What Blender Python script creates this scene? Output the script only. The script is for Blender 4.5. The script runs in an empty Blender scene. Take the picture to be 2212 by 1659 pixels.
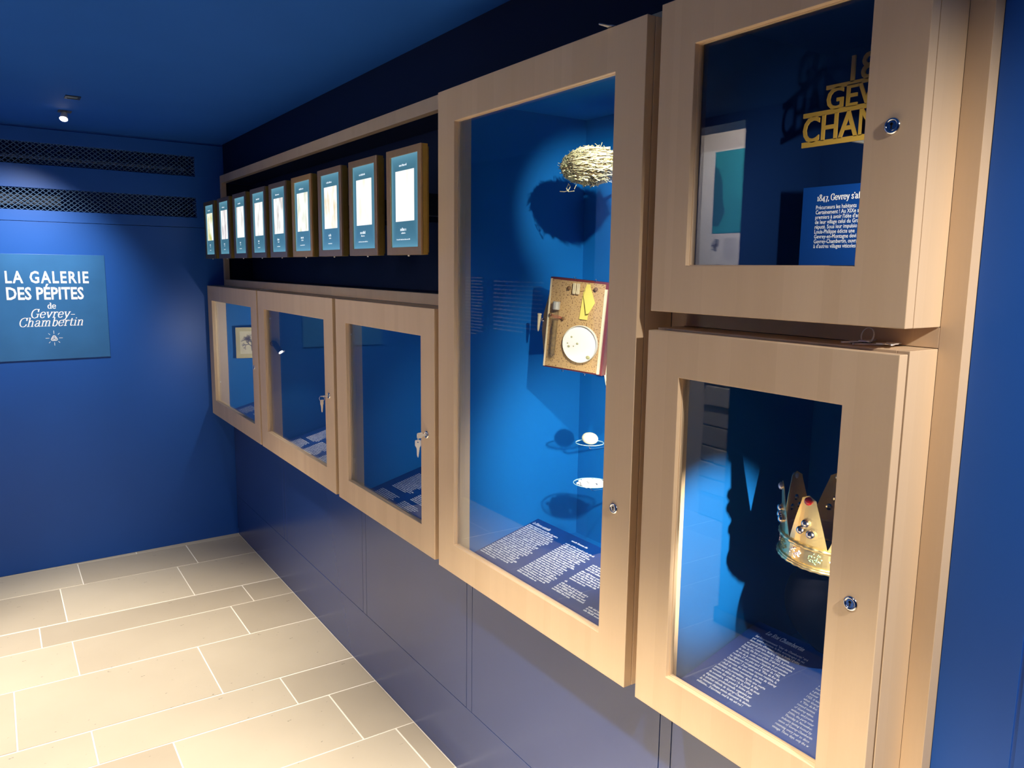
import bpy, bmesh, math, random
from mathutils import Vector, Matrix, Euler
PI = math.pi
random.seed(7)
scene = bpy.context.scene
COL = scene.collection

# ---------------------------------------------------------------- camera
CAM = Vector((-1.113, 0.0, 1.55))
YAW, PITCH, ROLL, FPX = math.radians(33.9281), math.radians(8.4208), math.radians(0.7037), 1673.0
Fv = Vector((math.sin(YAW) * math.cos(PITCH), math.cos(YAW) * math.cos(PITCH), -math.sin(PITCH)))
Rv = Vector((math.cos(YAW), -math.sin(YAW), 0)); Uv = Rv.cross(Fv)
R2 = Rv * math.cos(ROLL) + Uv * math.sin(ROLL); U2 = -Rv * math.sin(ROLL) + Uv * math.cos(ROLL)
cam = bpy.data.cameras.new('camera'); camo = bpy.data.objects.new('camera', cam); COL.objects.link(camo)
cam.sensor_fit = 'HORIZONTAL'; cam.sensor_width = 36.0; cam.lens = 36.0 * FPX / 2212.0
cam.clip_start = 0.02; cam.clip_end = 60
mw = Matrix.Identity(4)
for i in range(3):
    mw[i][0], mw[i][1], mw[i][2], mw[i][3] = R2[i], U2[i], -Fv[i], CAM[i]
camo.matrix_world = mw
scene.camera = camo

# ---------------------------------------------------------------- world, exposure, room lights
w = bpy.data.worlds.new('world'); scene.world = w; w.use_nodes = True
w.node_tree.nodes['Background'].inputs[0].default_value = (0.5, 0.6, 0.8, 1)
w.node_tree.nodes['Background'].inputs[1].default_value = 0.04
scene.view_settings.view_transform = 'Standard'; scene.view_settings.look = 'None'
scene.view_settings.gamma = 1.0; scene.view_settings.use_curve_mapping = False
scene.view_settings.exposure = 0.0

def spot(name, loc, target, power, color, angle, blend=0.6, size=0.03):
    l = bpy.data.lights.new(name, 'SPOT'); l.energy = power; l.color = color
    l.spot_size = math.radians(angle); l.spot_blend = blend; l.shadow_soft_size = size
    o = bpy.data.objects.new(name, l); COL.objects.link(o); o.location = loc
    o.rotation_euler = (Vector(target) - Vector(loc)).to_track_quat('-Z', 'Y').to_euler()
    return o
WARM = (1.0, 0.88, 0.72); LED = (1.0, 0.95, 0.86)
spot('ceiling_spot_light', (-0.80, 3.86, 2.14), (-1.15, 4.50, 1.05), 80, (1.0, 0.95, 0.86), 95, 1.0, 0.02)
spot('ceiling_spot_light', (-0.95, 3.10, 2.18), (-0.98, 3.10, 0), 320, WARM, 72, 1.0, 0.03)
spot('ceiling_spot_light', (-0.95, 1.30, 2.18), (-0.80, 1.35, 0), 500, WARM, 70, 1.0, 0.03)
spot('ceiling_spot_light', (-0.95, 0.40, 2.18), (-0.75, 0.60, 0), 480, WARM, 70, 1.0, 0.03)
spot('ceiling_spot_light', (-0.34, -0.52, 2.18), (-0.10, 0.55, 1.05), 112, (1.0, 0.93, 0.87), 66, 0.9, 0.03)
spot('next_room_light', (-2.05, 2.6, 2.45), (-2.7, 3.0, 1.8), 300, (1.0, 0.93, 0.85), 165, 0.9, 0.1)
# lamps on the inner sides of the cases, with one added fill
spot('case_light', (-0.060, 1.100, 1.93), (0.20, 1.52, 1.79), 30, LED, 38, 0.8, 0.006)
spot('case_light', (-0.060, 1.100, 1.66), (0.34, 1.58, 1.22), 26, LED, 70, 0.9, 0.006)
spot('case_light', (-0.060, 1.100, 1.22), (0.32, 1.60, 0.95), 36, LED, 80, 0.9, 0.006)
spot('case_light', (0.030, 0.590, 1.11), (0.055, 1.00, 1.00), 30, LED, 54, 0.7, 0.005)
spot('case_light', (-0.06, 0.600, 1.30), (0.08, 0.84, 0.77), 15, LED, 42, 0.8, 0.006)  # unseen fill added to brighten the text panel below the crown
spot('case_light', (-0.06, 0.590, 1.69), (0.28, 0.98, 1.63), 7, (1.0, 0.9, 0.74), 84, 1.0, 0.01)
spot('case_light', (-0.055, 1.895, 1.12), (0.30, 2.16, 0.92), 12, LED, 112, 1.0, 0.01)
spot('case_light', (-0.045, 3.445, 1.165), (0.12, 3.10, 0.75), 6, LED, 130, 0.9, 0.01)
spot('case_light', (0.02, 3.60, 1.15), (0.20, 4.4, 1.0), 20, LED, 100, 1.0, 0.01)

# ---------------------------------------------------------------- materials
MATS = {}
def newmat(name):
    m = bpy.data.materials.new(name); m.use_nodes = True
    nt = m.node_tree; b = nt.nodes['Principled BSDF']
    return m, nt, b
def simple(name, col, rough=0.5, metal=0.0, spec=0.5, emit=None, es=0.0, noise=0.0, nscale=30, bump=0.0):
    if name in MATS: return MATS[name]
    m, nt, b = newmat(name)
    b.inputs['Base Color'].default_value = (*col, 1); b.inputs['Roughness'].default_value = rough
    b.inputs['Metallic'].default_value = metal; b.inputs['Specular IOR Level'].default_value = spec
    if emit: b.inputs['Emission Color'].default_value = (*emit, 1); b.inputs['Emission Strength'].default_value = es
    tc = nt.nodes.new('ShaderNodeTexCoord'); n = nt.nodes.new('ShaderNodeTexNoise')
    n.inputs['Scale'].default_value = nscale; n.inputs['Detail'].default_value = 4
    nt.links.new(tc.outputs['Object'], n.inputs['Vector'])
    if noise:
        mx = nt.nodes.new('ShaderNodeMix'); mx.data_type = 'RGBA'
        mx.inputs['A'].default_value = (*[c * (1 - noise) for c in col], 1)
        mx.inputs['B'].default_value = (*[min(1, c * (1 + noise)) for c in col], 1)
        nt.links.new(n.outputs['Fac'], mx.inputs['Factor']); nt.links.new(mx.outputs['Result'], b.inputs['Base Color'])
    if bump:
        bp = nt.nodes.new('ShaderNodeBump'); bp.inputs['Strength'].default_value = bump; bp.inputs['Distance'].default_value = 0.002
        nt.links.new(n.outputs['Fac'], bp.inputs['Height']); nt.links.new(bp.outputs['Normal'], b.inputs['Normal'])
    MATS[name] = m
    return m

BLUE = simple('blue_wall_paint', (0.0140, 0.096, 0.415), 0.42, 0, 0.35, noise=0.06, nscale=4, bump=0.05)
BLUEPANEL = simple('blue_satin_panel', (0.018, 0.050, 0.20), 0.24, 0, 0.9, noise=0.05, nscale=5)
BLUEPANEL.node_tree.nodes['Principled BSDF'].inputs['IOR'].default_value = 1.53
BLUECASE = simple('blue_case_lining', (0.003, 0.145, 0.44), 0.55, 0, 0.25, noise=0.05, nscale=6)
BLUECARD = simple('blue_printed_card', (0.004, 0.045, 0.22), 0.4, 0, 0.3, noise=0.05, nscale=6)
BLUESIGN = simple('blue_printed_sign', (0.032, 0.145, 0.36), 0.38, 0, 0.4, noise=0.45, nscale=3)
DARK = simple('black_satin_paint', (0.004, 0.005, 0.012), 0.5)
NICHE = simple('dark_niche_paint', (0.004, 0.010, 0.045), 0.6, 0, 0.2)
WHITE = simple('white_vinyl_lettering', (0.85, 0.88, 0.92), 0.5)
CHROME = simple('chrome', (0.75, 0.73, 0.72), 0.12, 1.0)
STEEL = simple('nickel_key_metal', (0.92, 0.91, 0.88), 0.38, 0.6)
GOLD = simple('polished_gold_sheet', (0.95, 0.74, 0.34), 0.33, 1.0)
GOLDPAINT = simple('gold_letter_finish', (0.80, 0.50, 0.08), 0.42, 0.35, noise=0.1, nscale=8)
PLASTER = simple('pale_plaster', (0.62, 0.56, 0.52), 0.8, noise=0.05)
BLACKMETAL = simple('black_lamp_metal', (0.006, 0.006, 0.008), 0.4, 0.3)
LAMP = simple('lamp_face', (1, 1, 1), 0.5, emit=(1.0, 0.97, 0.9), es=12)

def wood_mat(name, c1, c2, rough=0.42):
    m, nt, b = newmat(name)
    tc = nt.nodes.new('ShaderNodeTexCoord'); mp = nt.nodes.new('ShaderNodeMapping')
    mp.inputs['Scale'].default_value = (14, 14, 0.55)
    nt.links.new(tc.outputs['Object'], mp.inputs['Vector'])
    oi = nt.nodes.new('ShaderNodeObjectInfo'); ad = nt.nodes.new('ShaderNodeVectorMath'); ad.operation = 'ADD'
    nt.links.new(mp.outputs['Vector'], ad.inputs[0])
    ml = nt.nodes.new('ShaderNodeMath'); ml.operation = 'MULTIPLY'; ml.inputs[1].default_value = 7
    nt.links.new(oi.outputs['Random'], ml.inputs[0]); nt.links.new(ml.outputs[0], ad.inputs[1])
    n = nt.nodes.new('ShaderNodeTexNoise'); n.inputs['Scale'].default_value = 1.0; n.inputs['Detail'].default_value = 2
    nt.links.new(ad.outputs[0], n.inputs['Vector'])
    # broad vertical staves
    mp2 = nt.nodes.new('ShaderNodeMapping'); mp2.inputs['Scale'].default_value = (9, 9, 0.001)
    nt.links.new(tc.outputs['Object'], mp2.inputs['Vector'])
    v = nt.nodes.new('ShaderNodeTexVoronoi'); v.feature = 'F1'; v.voronoi_dimensions = '3D'; v.inputs['Scale'].default_value = 1.6
    nt.links.new(mp2.outputs['Vector'], v.inputs['Vector'])
    sep = nt.nodes.new('ShaderNodeSeparateColor'); nt.links.new(v.outputs['Color'], sep.inputs[0])
    m1 = nt.nodes.new('ShaderNodeMath'); m1.operation = 'MULTIPLY_ADD'; m1.inputs[1].default_value = 0.24
    m2 = nt.nodes.new('ShaderNodeMath'); m2.operation = 'MULTIPLY'; m2.inputs[1].default_value = 0.6
    nt.links.new(n.outputs['Fac'], m2.inputs[0]); nt.links.new(sep.outputs[0], m1.inputs[0]); nt.links.new(m2.outputs[0], m1.inputs[2])
    # fine flecks
    mp3 = nt.nodes.new('ShaderNodeMapping'); mp3.inputs['Scale'].default_value = (260, 260, 26)
    nt.links.new(tc.outputs['Object'], mp3.inputs['Vector'])
    f = nt.nodes.new('ShaderNodeTexNoise'); f.inputs['Scale'].default_value = 1.0; f.inputs['Detail'].default_value = 1
    nt.links.new(mp3.outputs['Vector'], f.inputs['Vector'])
    m3 = nt.nodes.new('ShaderNodeMath'); m3.operation = 'MULTIPLY_ADD'; m3.inputs[1].default_value = 0.12
    nt.links.new(f.outputs['Fac'], m3.inputs[0]); nt.links.new(m1.outputs[0], m3.inputs[2])
    r = nt.nodes.new('ShaderNodeMix'); r.data_type = 'RGBA'; r.clamp_factor = True
    r.inputs['A'].default_value = (*c1, 1); r.inputs['B'].default_value = (*c2, 1)
    nt.links.new(m3.outputs[0], r.inputs['Factor']); nt.links.new(r.outputs['Result'], b.inputs['Base Color'])
    b.inputs['Roughness'].default_value = rough; b.inputs['Specular IOR Level'].default_value = 0.35
    MATS[name] = m; return m
WOOD = wood_mat('pale_beech_veneer', (0.61, 0.425, 0.250), (0.78, 0.58, 0.37))

def glass_mat():
    m = bpy.data.materials.new('clear_glass'); m.use_nodes = True; nt = m.node_tree
    for n in list(nt.nodes): nt.nodes.remove(n)
    o = nt.nodes.new('ShaderNodeOutputMaterial'); t = nt.nodes.new('ShaderNodeBsdfTransparent'); g = nt.nodes.new('ShaderNodeBsdfGlossy')
    t.inputs[0].default_value = (0.975, 0.985, 0.985, 1); g.inputs['Roughness'].default_value = 0.0
    f = nt.nodes.new('ShaderNodeFresnel'); gm = nt.nodes.new('ShaderNodeNewGeometry'); im = nt.nodes.new('ShaderNodeMapRange')
    im.inputs['To Min'].default_value = 1.5; im.inputs['To Max'].default_value = 1/1.5     # same reflectance on both faces of the pane
    nt.links.new(gm.outputs['Backfacing'], im.inputs['Value']); nt.links.new(im.outputs[0], f.inputs['IOR']); mx = nt.nodes.new('ShaderNodeMixShader')
    nt.links.new(f.outputs[0], mx.inputs[0]); nt.links.new(t.outputs[0], mx.inputs[1]); nt.links.new(g.outputs[0], mx.inputs[2])
    nt.links.new(mx.outputs[0], o.inputs[0]); return m
GLASS = glass_mat()

def stone_mat(name, c1, c2, rough=0.5):
    m, nt, b = newmat(name)
    tc = nt.nodes.new('ShaderNodeTexCoord'); oi = nt.nodes.new('ShaderNodeObjectInfo')
    n = nt.nodes.new('ShaderNodeTexNoise'); n.inputs['Scale'].default_value = 3.5; n.inputs['Detail'].default_value = 6
    nt.links.new(tc.outputs['Object'], n.inputs['Vector'])
    a = nt.nodes.new('ShaderNodeMath'); a.operation = 'MULTIPLY_ADD'; a.inputs[1].default_value = 0.75
    s = nt.nodes.new('ShaderNodeMath'); s.operation = 'MULTIPLY'; s.inputs[1].default_value = 0.45
    nt.links.new(n.outputs['Fac'], s.inputs[0]); nt.links.new(oi.outputs['Random'], a.inputs[0]); nt.links.new(s.outputs[0], a.inputs[2])
    r = nt.nodes.new('ShaderNodeMix'); r.data_type = 'RGBA'; r.clamp_factor = True
    r.inputs['A'].default_value = (*c1, 1); r.inputs['B'].default_value = (*c2, 1); nt.links.new(a.outputs[0], r.inputs['Factor'])
    # small pits and scuffs
    n2 = nt.nodes.new('ShaderNodeTexNoise'); n2.inputs['Scale'].default_value = 26; n2.inputs['Detail'].default_value = 3
    mp = nt.nodes.new('ShaderNodeMapping'); mp.inputs['Scale'].default_value = (1, 1.8, 1)
    nt.links.new(tc.outputs['Object'], mp.inputs['Vector']); nt.links.new(mp.outputs[0], n2.inputs['Vector'])
    cr = nt.nodes.new('ShaderNodeValToRGB'); cr.color_ramp.elements[0].position = 0.262; cr.color_ramp.elements[1].position = 0.305
    cr.color_ramp.elements[0].color = (0.35, 0.35, 0.35, 1); cr.color_ramp.elements[1].color = (1, 1, 1, 1)
    nt.links.new(n2.outputs['Fac'], cr.inputs[0])
    mu = nt.nodes.new('ShaderNodeMix'); mu.data_type = 'RGBA'; mu.blend_type = 'MULTIPLY'; mu.inputs['Factor'].default_value = 1
    nt.links.new(r.outputs['Result'], mu.inputs['A']); nt.links.new(cr.outputs[0], mu.inputs['B'])
    nt.links.new(mu.outputs['Result'], b.inputs['Base Color'])
    b.inputs['Roughness'].default_value = rough; b.inputs['Specular IOR Level'].default_value = 0.4
    return m
TILE = stone_mat('pale_limestone_tile', (0.39, 0.33, 0.245), (0.60, 0.53, 0.405))
GROUT = simple('pale_grout', (0.92, 0.87, 0.76), 0.8)
ROCK = stone_mat('grey_quarry_stone', (0.30, 0.28, 0.26), (0.48, 0.45, 0.42), 0.8)

# ---------------------------------------------------------------- mesh helpers
def quad_box(bm, x0, x1, y0, y1, z0, z1):
    v = [bm.verts.new(p) for p in ((x0,y0,z0),(x1,y0,z0),(x1,y1,z0),(x0,y1,z0),(x0,y0,z1),(x1,y0,z1),(x1,y1,z1),(x0,y1,z1))]
    for f in ((0,3,2,1),(4,5,6,7),(0,1,5,4),(1,2,6,5),(2,3,7,6),(3,0,4,7)): bm.faces.new([v[i] for i in f])
    return v
def obj(name, bm, mat, parent=None, loc=(0,0,0), rot=(0,0,0), bevel=0.0, smooth=False, seg=2):
    me = bpy.data.meshes.new(name); bm.normal_update(); bm.to_mesh(me); bm.free()
    if mat: me.materials.append(mat)
    o = bpy.data.objects.new(name, me); COL.objects.link(o); o.parent = parent
    o.location = loc; o.rotation_euler = rot
    if smooth:
        for p in me.polygons: p.use_smooth = True
    if bevel:
        md = o.modifiers.new('bevel', 'BEVEL'); md.width = bevel; md.segments = seg; md.limit_method = 'ANGLE'; md.angle_limit = math.radians(40)
    return o
def box(name, dims, mat, parent=None, bevel=0.0, loc=(0,0,0), rot=(0,0,0)):
    bm = bmesh.new(); quad_box(bm, *dims); return obj(name, bm, mat, parent, loc, rot, bevel)
def boxes(name, lst, mat, parent=None, bevel=0.0, loc=(0,0,0), rot=(0,0,0)):
    bm = bmesh.new()
    for d in lst: quad_box(bm, *d)
    return obj(name, bm, mat, parent, loc, rot, bevel)
def tag(o, label=None, cat=None, group=None, kind=None):
    if label: o['label'] = label
    if cat: o['category'] = cat
    if group: o['group'] = group
    if kind: o['kind'] = kind
    return o
def thing(name, label, cat, loc=(0,0,0), rot=(0,0,0), group=None):
    o = bpy.data.objects.new(name, None); COL.objects.link(o); o.location = loc; o.rotation_euler = rot
    o.empty_display_size = 0.05
    return tag(o, label, cat, group)
def lathe(bm, prof, n=24, axis='z', c=(0,0,0), cap=True):
    rings = []
    for r, h in prof:
        ring = []
        for i in range(n):
            a = 2*PI*i/n; p = (r*math.cos(a), r*math.sin(a), h)
            if axis == 'x': p = (h, r*math.cos(a), r*math.sin(a))
            if axis == 'y': p = (r*math.sin(a), h, r*math.cos(a))
            ring.append(bm.verts.new((p[0]+c[0], p[1]+c[1], p[2]+c[2])))
        rings.append(ring)
    for a, b in zip(rings, rings[1:]):
        for i in range(n): bm.faces.new((a[i], a[(i+1)%n], b[(i+1)%n], b[i]))
    if cap:
        bm.faces.new(rings[0][::-1]); bm.faces.new(rings[-1])
    bmesh.ops.recalc_face_normals(bm, faces=bm.faces[:])
def tube(bm, pts, r, n=8, closed=False, radii=None):
    pts = [Vector(p) for p in pts]; rings = []; N = len(pts)
    prev = None
    for i, p in enumerate(pts):
        if closed: d = pts[(i+1)%N] - pts[i-1]
        else: d = pts[min(i+1, N-1)] - pts[max(i-1, 0)]
        d.normalize()
        if prev is None:
            u = d.orthogonal().normalized()
        else:
            u = (prev - d*prev.dot(d)); u = u.normalized() if u.length > 1e-6 else d.orthogonal().normalized()
        prev = u; v = d.cross(u); rr = radii[i] if radii else r
        rings.append([bm.verts.new(p + (u*math.cos(2*PI*k/n) + v*math.sin(2*PI*k/n))*rr) for k in range(n)])
    for i in range(N if closed else N-1):
        a, b = rings[i], rings[(i+1)%N]
        for k in range(n): bm.faces.new((a[k], a[(k+1)%n], b[(k+1)%n], b[k]))
    if not closed:
        bm.faces.new(rings[0][::-1]); bm.faces.new(rings[-1])
def ring_pts(c, r, ax, n=28, a0=0, a1=2*PI):
    c = Vector(c); u, v = Vector(ax[0]), Vector(ax[1])
    full = abs(a1-a0-2*PI) < 1e-6
    return [c + (u*math.cos(a0+(a1-a0)*i/(n if full else n-1)) + v*math.sin(a0+(a1-a0)*i/(n if full else n-1)))*r for i in range(n)]
def ball(bm, c, r, seg=12, sc=(1,1,1)):
    res = bmesh.ops.create_uvsphere(bm, u_segments=seg, v_segments=max(6, seg*2//3), radius=r)
    for v in res['verts']: v.co = Vector((v.co.x*sc[0]+c[0], v.co.y*sc[1]+c[1], v.co.z*sc[2]+c[2]))
def prism(bm, poly, h0, h1, mp=lambda a, b, h: (a, b, h)):
    """poly of (a,b) points extruded from h0 to h1"""
    lo = [bm.verts.new(mp(a, b, h0)) for a, b in poly]; hi = [bm.verts.new(mp(a, b, h1)) for a, b in poly]
    n = len(poly); bm.faces.new(lo[::-1]); bm.faces.new(hi)
    for i in range(n): bm.faces.new((lo[i], lo[(i+1)%n], hi[(i+1)%n], hi[i]))
    bmesh.ops.recalc_face_normals(bm, faces=bm.faces[:])

# ---------------------------------------------------------------- lettering
def sans(bm, text, size, origin, ux, uy, align='LEFT', bold=0.0, sx=1.0, spacing=1.0, depth=0.0003, shear=0.0, res=2):
    """adds text as mesh, origin at baseline; ux, uy are unit vectors of the reading and up directions"""
    cu = bpy.data.curves.new('t', 'FONT'); cu.body = text; cu.size = size; cu.align_x = 'LEFT'
    cu.offset = bold*size; cu.space_character = spacing; cu.shear = shear; cu.resolution_u = res
    ob = bpy.data.objects.new('t', cu); COL.objects.link(ob)
    me = bpy.data.meshes.new_from_object(ob); bpy.data.objects.remove(ob); bpy.data.curves.remove(cu)
    xs = [v.co.x for v in me.vertices]
    if not xs: bpy.data.meshes.remove(me); return 0
    x0, x1 = min(xs), max(xs); wd = (x1-x0)*sx
    off = 0 if align == 'LEFT' else (-wd/2 if align == 'CENTER' else -wd)
    ux, uy, O = Vector(ux), Vector(uy), Vector(origin); nz = ux.cross(uy).normalized()
    vs = [bm.verts.new(O + ux*((v.co.x-x0)*sx+off) + uy*v.co.y + nz*depth) for v in me.vertices]
    for p in me.polygons:
        try: bm.faces.new([vs[i] for i in p.vertices])
        except ValueError: pass
    bpy.data.meshes.remove(me)
    return wd

# serif letters drawn as broad-nib strokes. Units: x-height 1, cap/ascender ~1.5
G = {
'C': (1.12, [[(1.0,1.05),(.93,1.38),(.6,1.5),(.2,1.25),(.08,.72),(.25,.2),(.62,-.02),(.95,.12),(1.06,.4)], [(1.0,1.5),(1.0,1.02)]]),
'G': (1.28, [[(1.0,1.05),(.93,1.38),(.6,1.5),(.2,1.25),(.08,.72),(.25,.2),(.62,-.02),(1.0,.15)], [(1.0,1.5),(1.0,1.02)], [(1.04,.65),(1.04,.08)], [(.78,.65),(1.25,.65)]]),
'L': (1.05, [[(.28,0),(.28,1.48)], [(.05,1.48),(.52,1.48)], [(.05,.02),(.98,.02)], [(.98,.0),(1.0,.42)]]),
'R': (1.25, [[(.28,0),(.28,1.48)], [(.05,1.48),(.6,1.48),(.92,1.3),(.9,.92),(.6,.74),(.3,.74)], [(.55,.74),(.98,.05)], [(.05,.02),(.5,.02)], [(.85,.02),(1.18,.02)]]),
'a': (.92, [[(.12,.78),(.25,.98),(.5,1.0),(.66,.8),(.66,.2),(.75,.02),(.92,.06)], [(.66,.6),(.3,.5),(.1,.25),(.25,0),(.5,.05),(.66,.25)]]),
'b': (.95, [[(.25,0),(.25,1.5)], [(.02,1.5),(.25,1.5)], [(.25,.7),(.45,.98),(.72,.92),(.85,.5),(.72,.08),(.45,.0),(.25,.2)]]),
'c': (.8, [[(.74,.75),(.6,.98),(.35,.98),(.1,.55),(.25,.08),(.5,.0),(.76,.2)]]),
'd': (1.0, [[(.75,1.5),(.75,0)], [(.52,1.5),(.75,1.5)], [(.75,.02),(.96,.02)], [(.75,.75),(.5,1.0),(.2,.85),(.1,.45),(.25,.05),(.5,.0),(.75,.22)]]),
'e': (.88, [[(.12,.52),(.76,.55),(.68,.9),(.45,1.0),(.18,.85),(.09,.48),(.25,.08),(.5,.0),(.78,.2)]]),
'f': (.6, [[(.7,1.35),(.5,1.5),(.3,1.35),(.28,1.0),(.28,0)], [(.05,.97),(.58,.97)], [(.08,.02),(.52,.02)]]),
'h': (1.08, [[(.25,0),(.25,1.5)], [(.02,1.5),(.25,1.5)], [(.25,.7),(.5,.98),(.74,.92),(.8,.65),(.8,0)], [(.05,.02),(.45,.02)], [(.62,.02),(1.0,.02)]]),
'i': (.52, [[(.26,0),(.26,.97)], [(.04,.97),(.26,.97)], [(.05,.02),(.48,.02)], [(.2,1.35),(.33,1.35)], [(.2,1.28),(.33,1.28)]]),
'l': (.52, [[(.26,0),(.26,1.5)], [(.04,1.5),(.26,1.5)], [(.05,.02),(.48,.02)]]),
'm': (1.55, [[(.22,0),(.22,.97)], [(.02,.97),(.22,.97)], [(.22,.7),(.45,.98),(.66,.92),(.72,.65),(.72,0)], [(.72,.7),(.95,.98),(1.18,.92),(1.24,.65),(1.24,0)], [(.05,.02),(.4,.02)], [(.56,.02),(.9,.02)], [(1.08,.02),(1.45,.02)]]),
'n': (1.05, [[(.22,0),(.22,.97)], [(.02,.97),(.22,.97)], [(.22,.7),(.48,.98),(.72,.92),(.78,.65),(.78,0)], [(.05,.02),(.4,.02)], [(.62,.02),(.98,.02)]]),
'o': (.95, [[(.46,1.0),(.18,.85),(.09,.5),(.2,.12),(.46,0),(.72,.12),(.84,.5),(.74,.87),(.46,1.0)]]),
'r': (.72, [[(.22,0),(.22,.97)], [(.02,.97),(.22,.97)], [(.22,.65),(.42,.95),(.62,.97),(.66,.85)], [(.05,.02),(.45,.02)]]),
's': (.75, [[(.62,.78),(.5,.98),(.28,.98),(.14,.78),(.28,.58),(.52,.42),(.63,.2),(.48,.02),(.24,.02),(.1,.25)]]),
't': (.62, [[(.28,1.3),(.28,.22),(.4,.02),(.6,.1)], [(.05,.97),(.56,.97)]]),
'u': (1.05, [[(.22,.97),(.22,.3),(.35,.03),(.58,.05),(.78,.3)], [(.78,.97),(.78,0)], [(.02,.97),(.22,.97)], [(.58,.97),(.78,.97)], [(.78,.02),(.98,.02)]]),
'v': (.98, [[(.14,.97),(.48,.0)], [(.48,.0),(.84,.97)], [(.0,.97),(.32,.97)], [(.66,.97),(.98,.97)]]),
'y': (.98, [[(.14,.97),(.5,.05)], [(.84,.97),(.46,-.15),(.25,-.45),(.08,-.4)], [(.0,.97),(.32,.97)], [(.66,.97),(.98,.97)]]),
'1': (.7, [[(.36,0),(.36,1.0)], [(.15,.85),(.36,1.0)], [(.12,.02),(.6,.02)]]),
'8': (.95, [[(.46,1.5),(.22,1.35),(.24,1.05),(.48,.82),(.76,.58),(.8,.25),(.62,.03),(.35,.0),(.12,.2),(.14,.55),(.42,.8),(.7,1.05),(.7,1.38),(.46,1.5)]]),
'4': (.95, [[(.66,1.0),(.66,-.4)], [(.66,1.0),(.06,.05)], [(.06,.03),(.92,.03)]]),
'7': (.85, [[(.08,.95),(.8,.95)], [(.8,.97),(.32,-.4)]]),
',': (.35, [[(.16,.12),(.2,.0),(.08,-.25)]]),
"'": (.32, [[(.16,1.5),(.14,1.2)]]),
'-': (.75, [[(.08,.48),(.68,.48)]]),
' ': (.5, []),
}
G['é'] = (G['e'][0], G['e'][1] + [[(.4,1.2),(.6,1.5)]])
def catmull(P, k=5):
    if len(P) < 3: return P
    out = []; Q = [P[0]] + list(P) + [P[-1]]
    for i in range(1, len(Q)-2):
        p0, p1, p2, p3 = Q[i-1], Q[i], Q[i+1], Q[i+2]
        for s in range(k):
            t = s/k
            out.append(tuple(0.5*((2*p1[j]) + (-p0[j]+p2[j])*t + (2*p0[j]-5*p1[j]+4*p2[j]-p3[j])*t*t + (-p0[j]+3*p1[j]-3*p2[j]+p3[j])*t**3) for j in (0, 1)))
    out.append(P[-1]); return out
def serif(bm, text, xh, origin, ux, uy, align='LEFT', shear=0.0, thick=0.2, thin=0.07, sp=0.06, depth=0.0003, sx=1.0):
    ux, uy, O = Vector(ux), Vector(uy), Vector(origin); nz = ux.cross(uy).normalized()
    total = sum(G[c][0]+sp for c in text)*xh*sx
    x = 0 if align == 'LEFT' else -total/2/(xh*sx)
    k = 0
    for c in text:
        adv, strokes = G[c]
        for st in strokes:
            P = catmull(st); L = []; 
            for i, p in enumerate(P):
                a = P[max(i-1, 0)]; b = P[min(i+1, len(P)-1)]
                d = Vector((b[0]-a[0], b[1]-a[1])); d = d.normalized() if d.length else Vector((1, 0))
                wd = thin + (thick-thin)*abs(math.sin(math.atan2(d.y, d.x)+0.15))
                n = Vector((-d.y, d.x))*wd/2
                e = d*(0.02 if i == len(P)-1 else (-0.02 if i == 0 else 0))
                for s in (1, -1):
                    q = Vector(p)+e+n*s; L.append(q)
            dd = depth + k*1.5e-6; k += 1
            vs = [bm.verts.new(O + ux*((x+q.x+shear*q.y)*xh*sx) + uy*(q.y*xh) + nz*dd) for q in L]
            for i in range(len(P)-1):
                bm.faces.new((vs[2*i], vs[2*i+1], vs[2*i+3], vs[2*i+2]))
        x += adv+sp
    return total
def word_lines(bm, origin, ux, uy, width, pitch, n, h, seed=1, ragged=0.25, last=0.6, depth=0.0003, first=None):
    """rows of tiny letter-sized marks standing for print too small to read"""
    rnd = random.Random(seed); ux, uy, O = Vector(ux), Vector(uy), Vector(origin); nz = ux.cross(uy).normalized()
    for r in range(n):
        wl = width*(1-rnd.random()*ragged)
        if r == n-1: wl = width*last
        x = 0.0; base = O - uy*(pitch*r)
        while x < wl:
            for _ in range(rnd.choice((2, 3, 4, 5, 6, 8))):
                lw = h*rnd.choice((0.45, 0.55, 0.7)); hh = h*rnd.choice((0.8, 0.8, 0.8, 1.15))
                if x+lw > wl: break
                p = [base+ux*x, base+ux*(x+lw), base+ux*(x+lw)+uy*hh, base+ux*x+uy*hh]
                bm.faces.new([bm.verts.new(q+nz*depth) for q in p]); x += lw+h*0.13
            x += h*0.45

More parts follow.
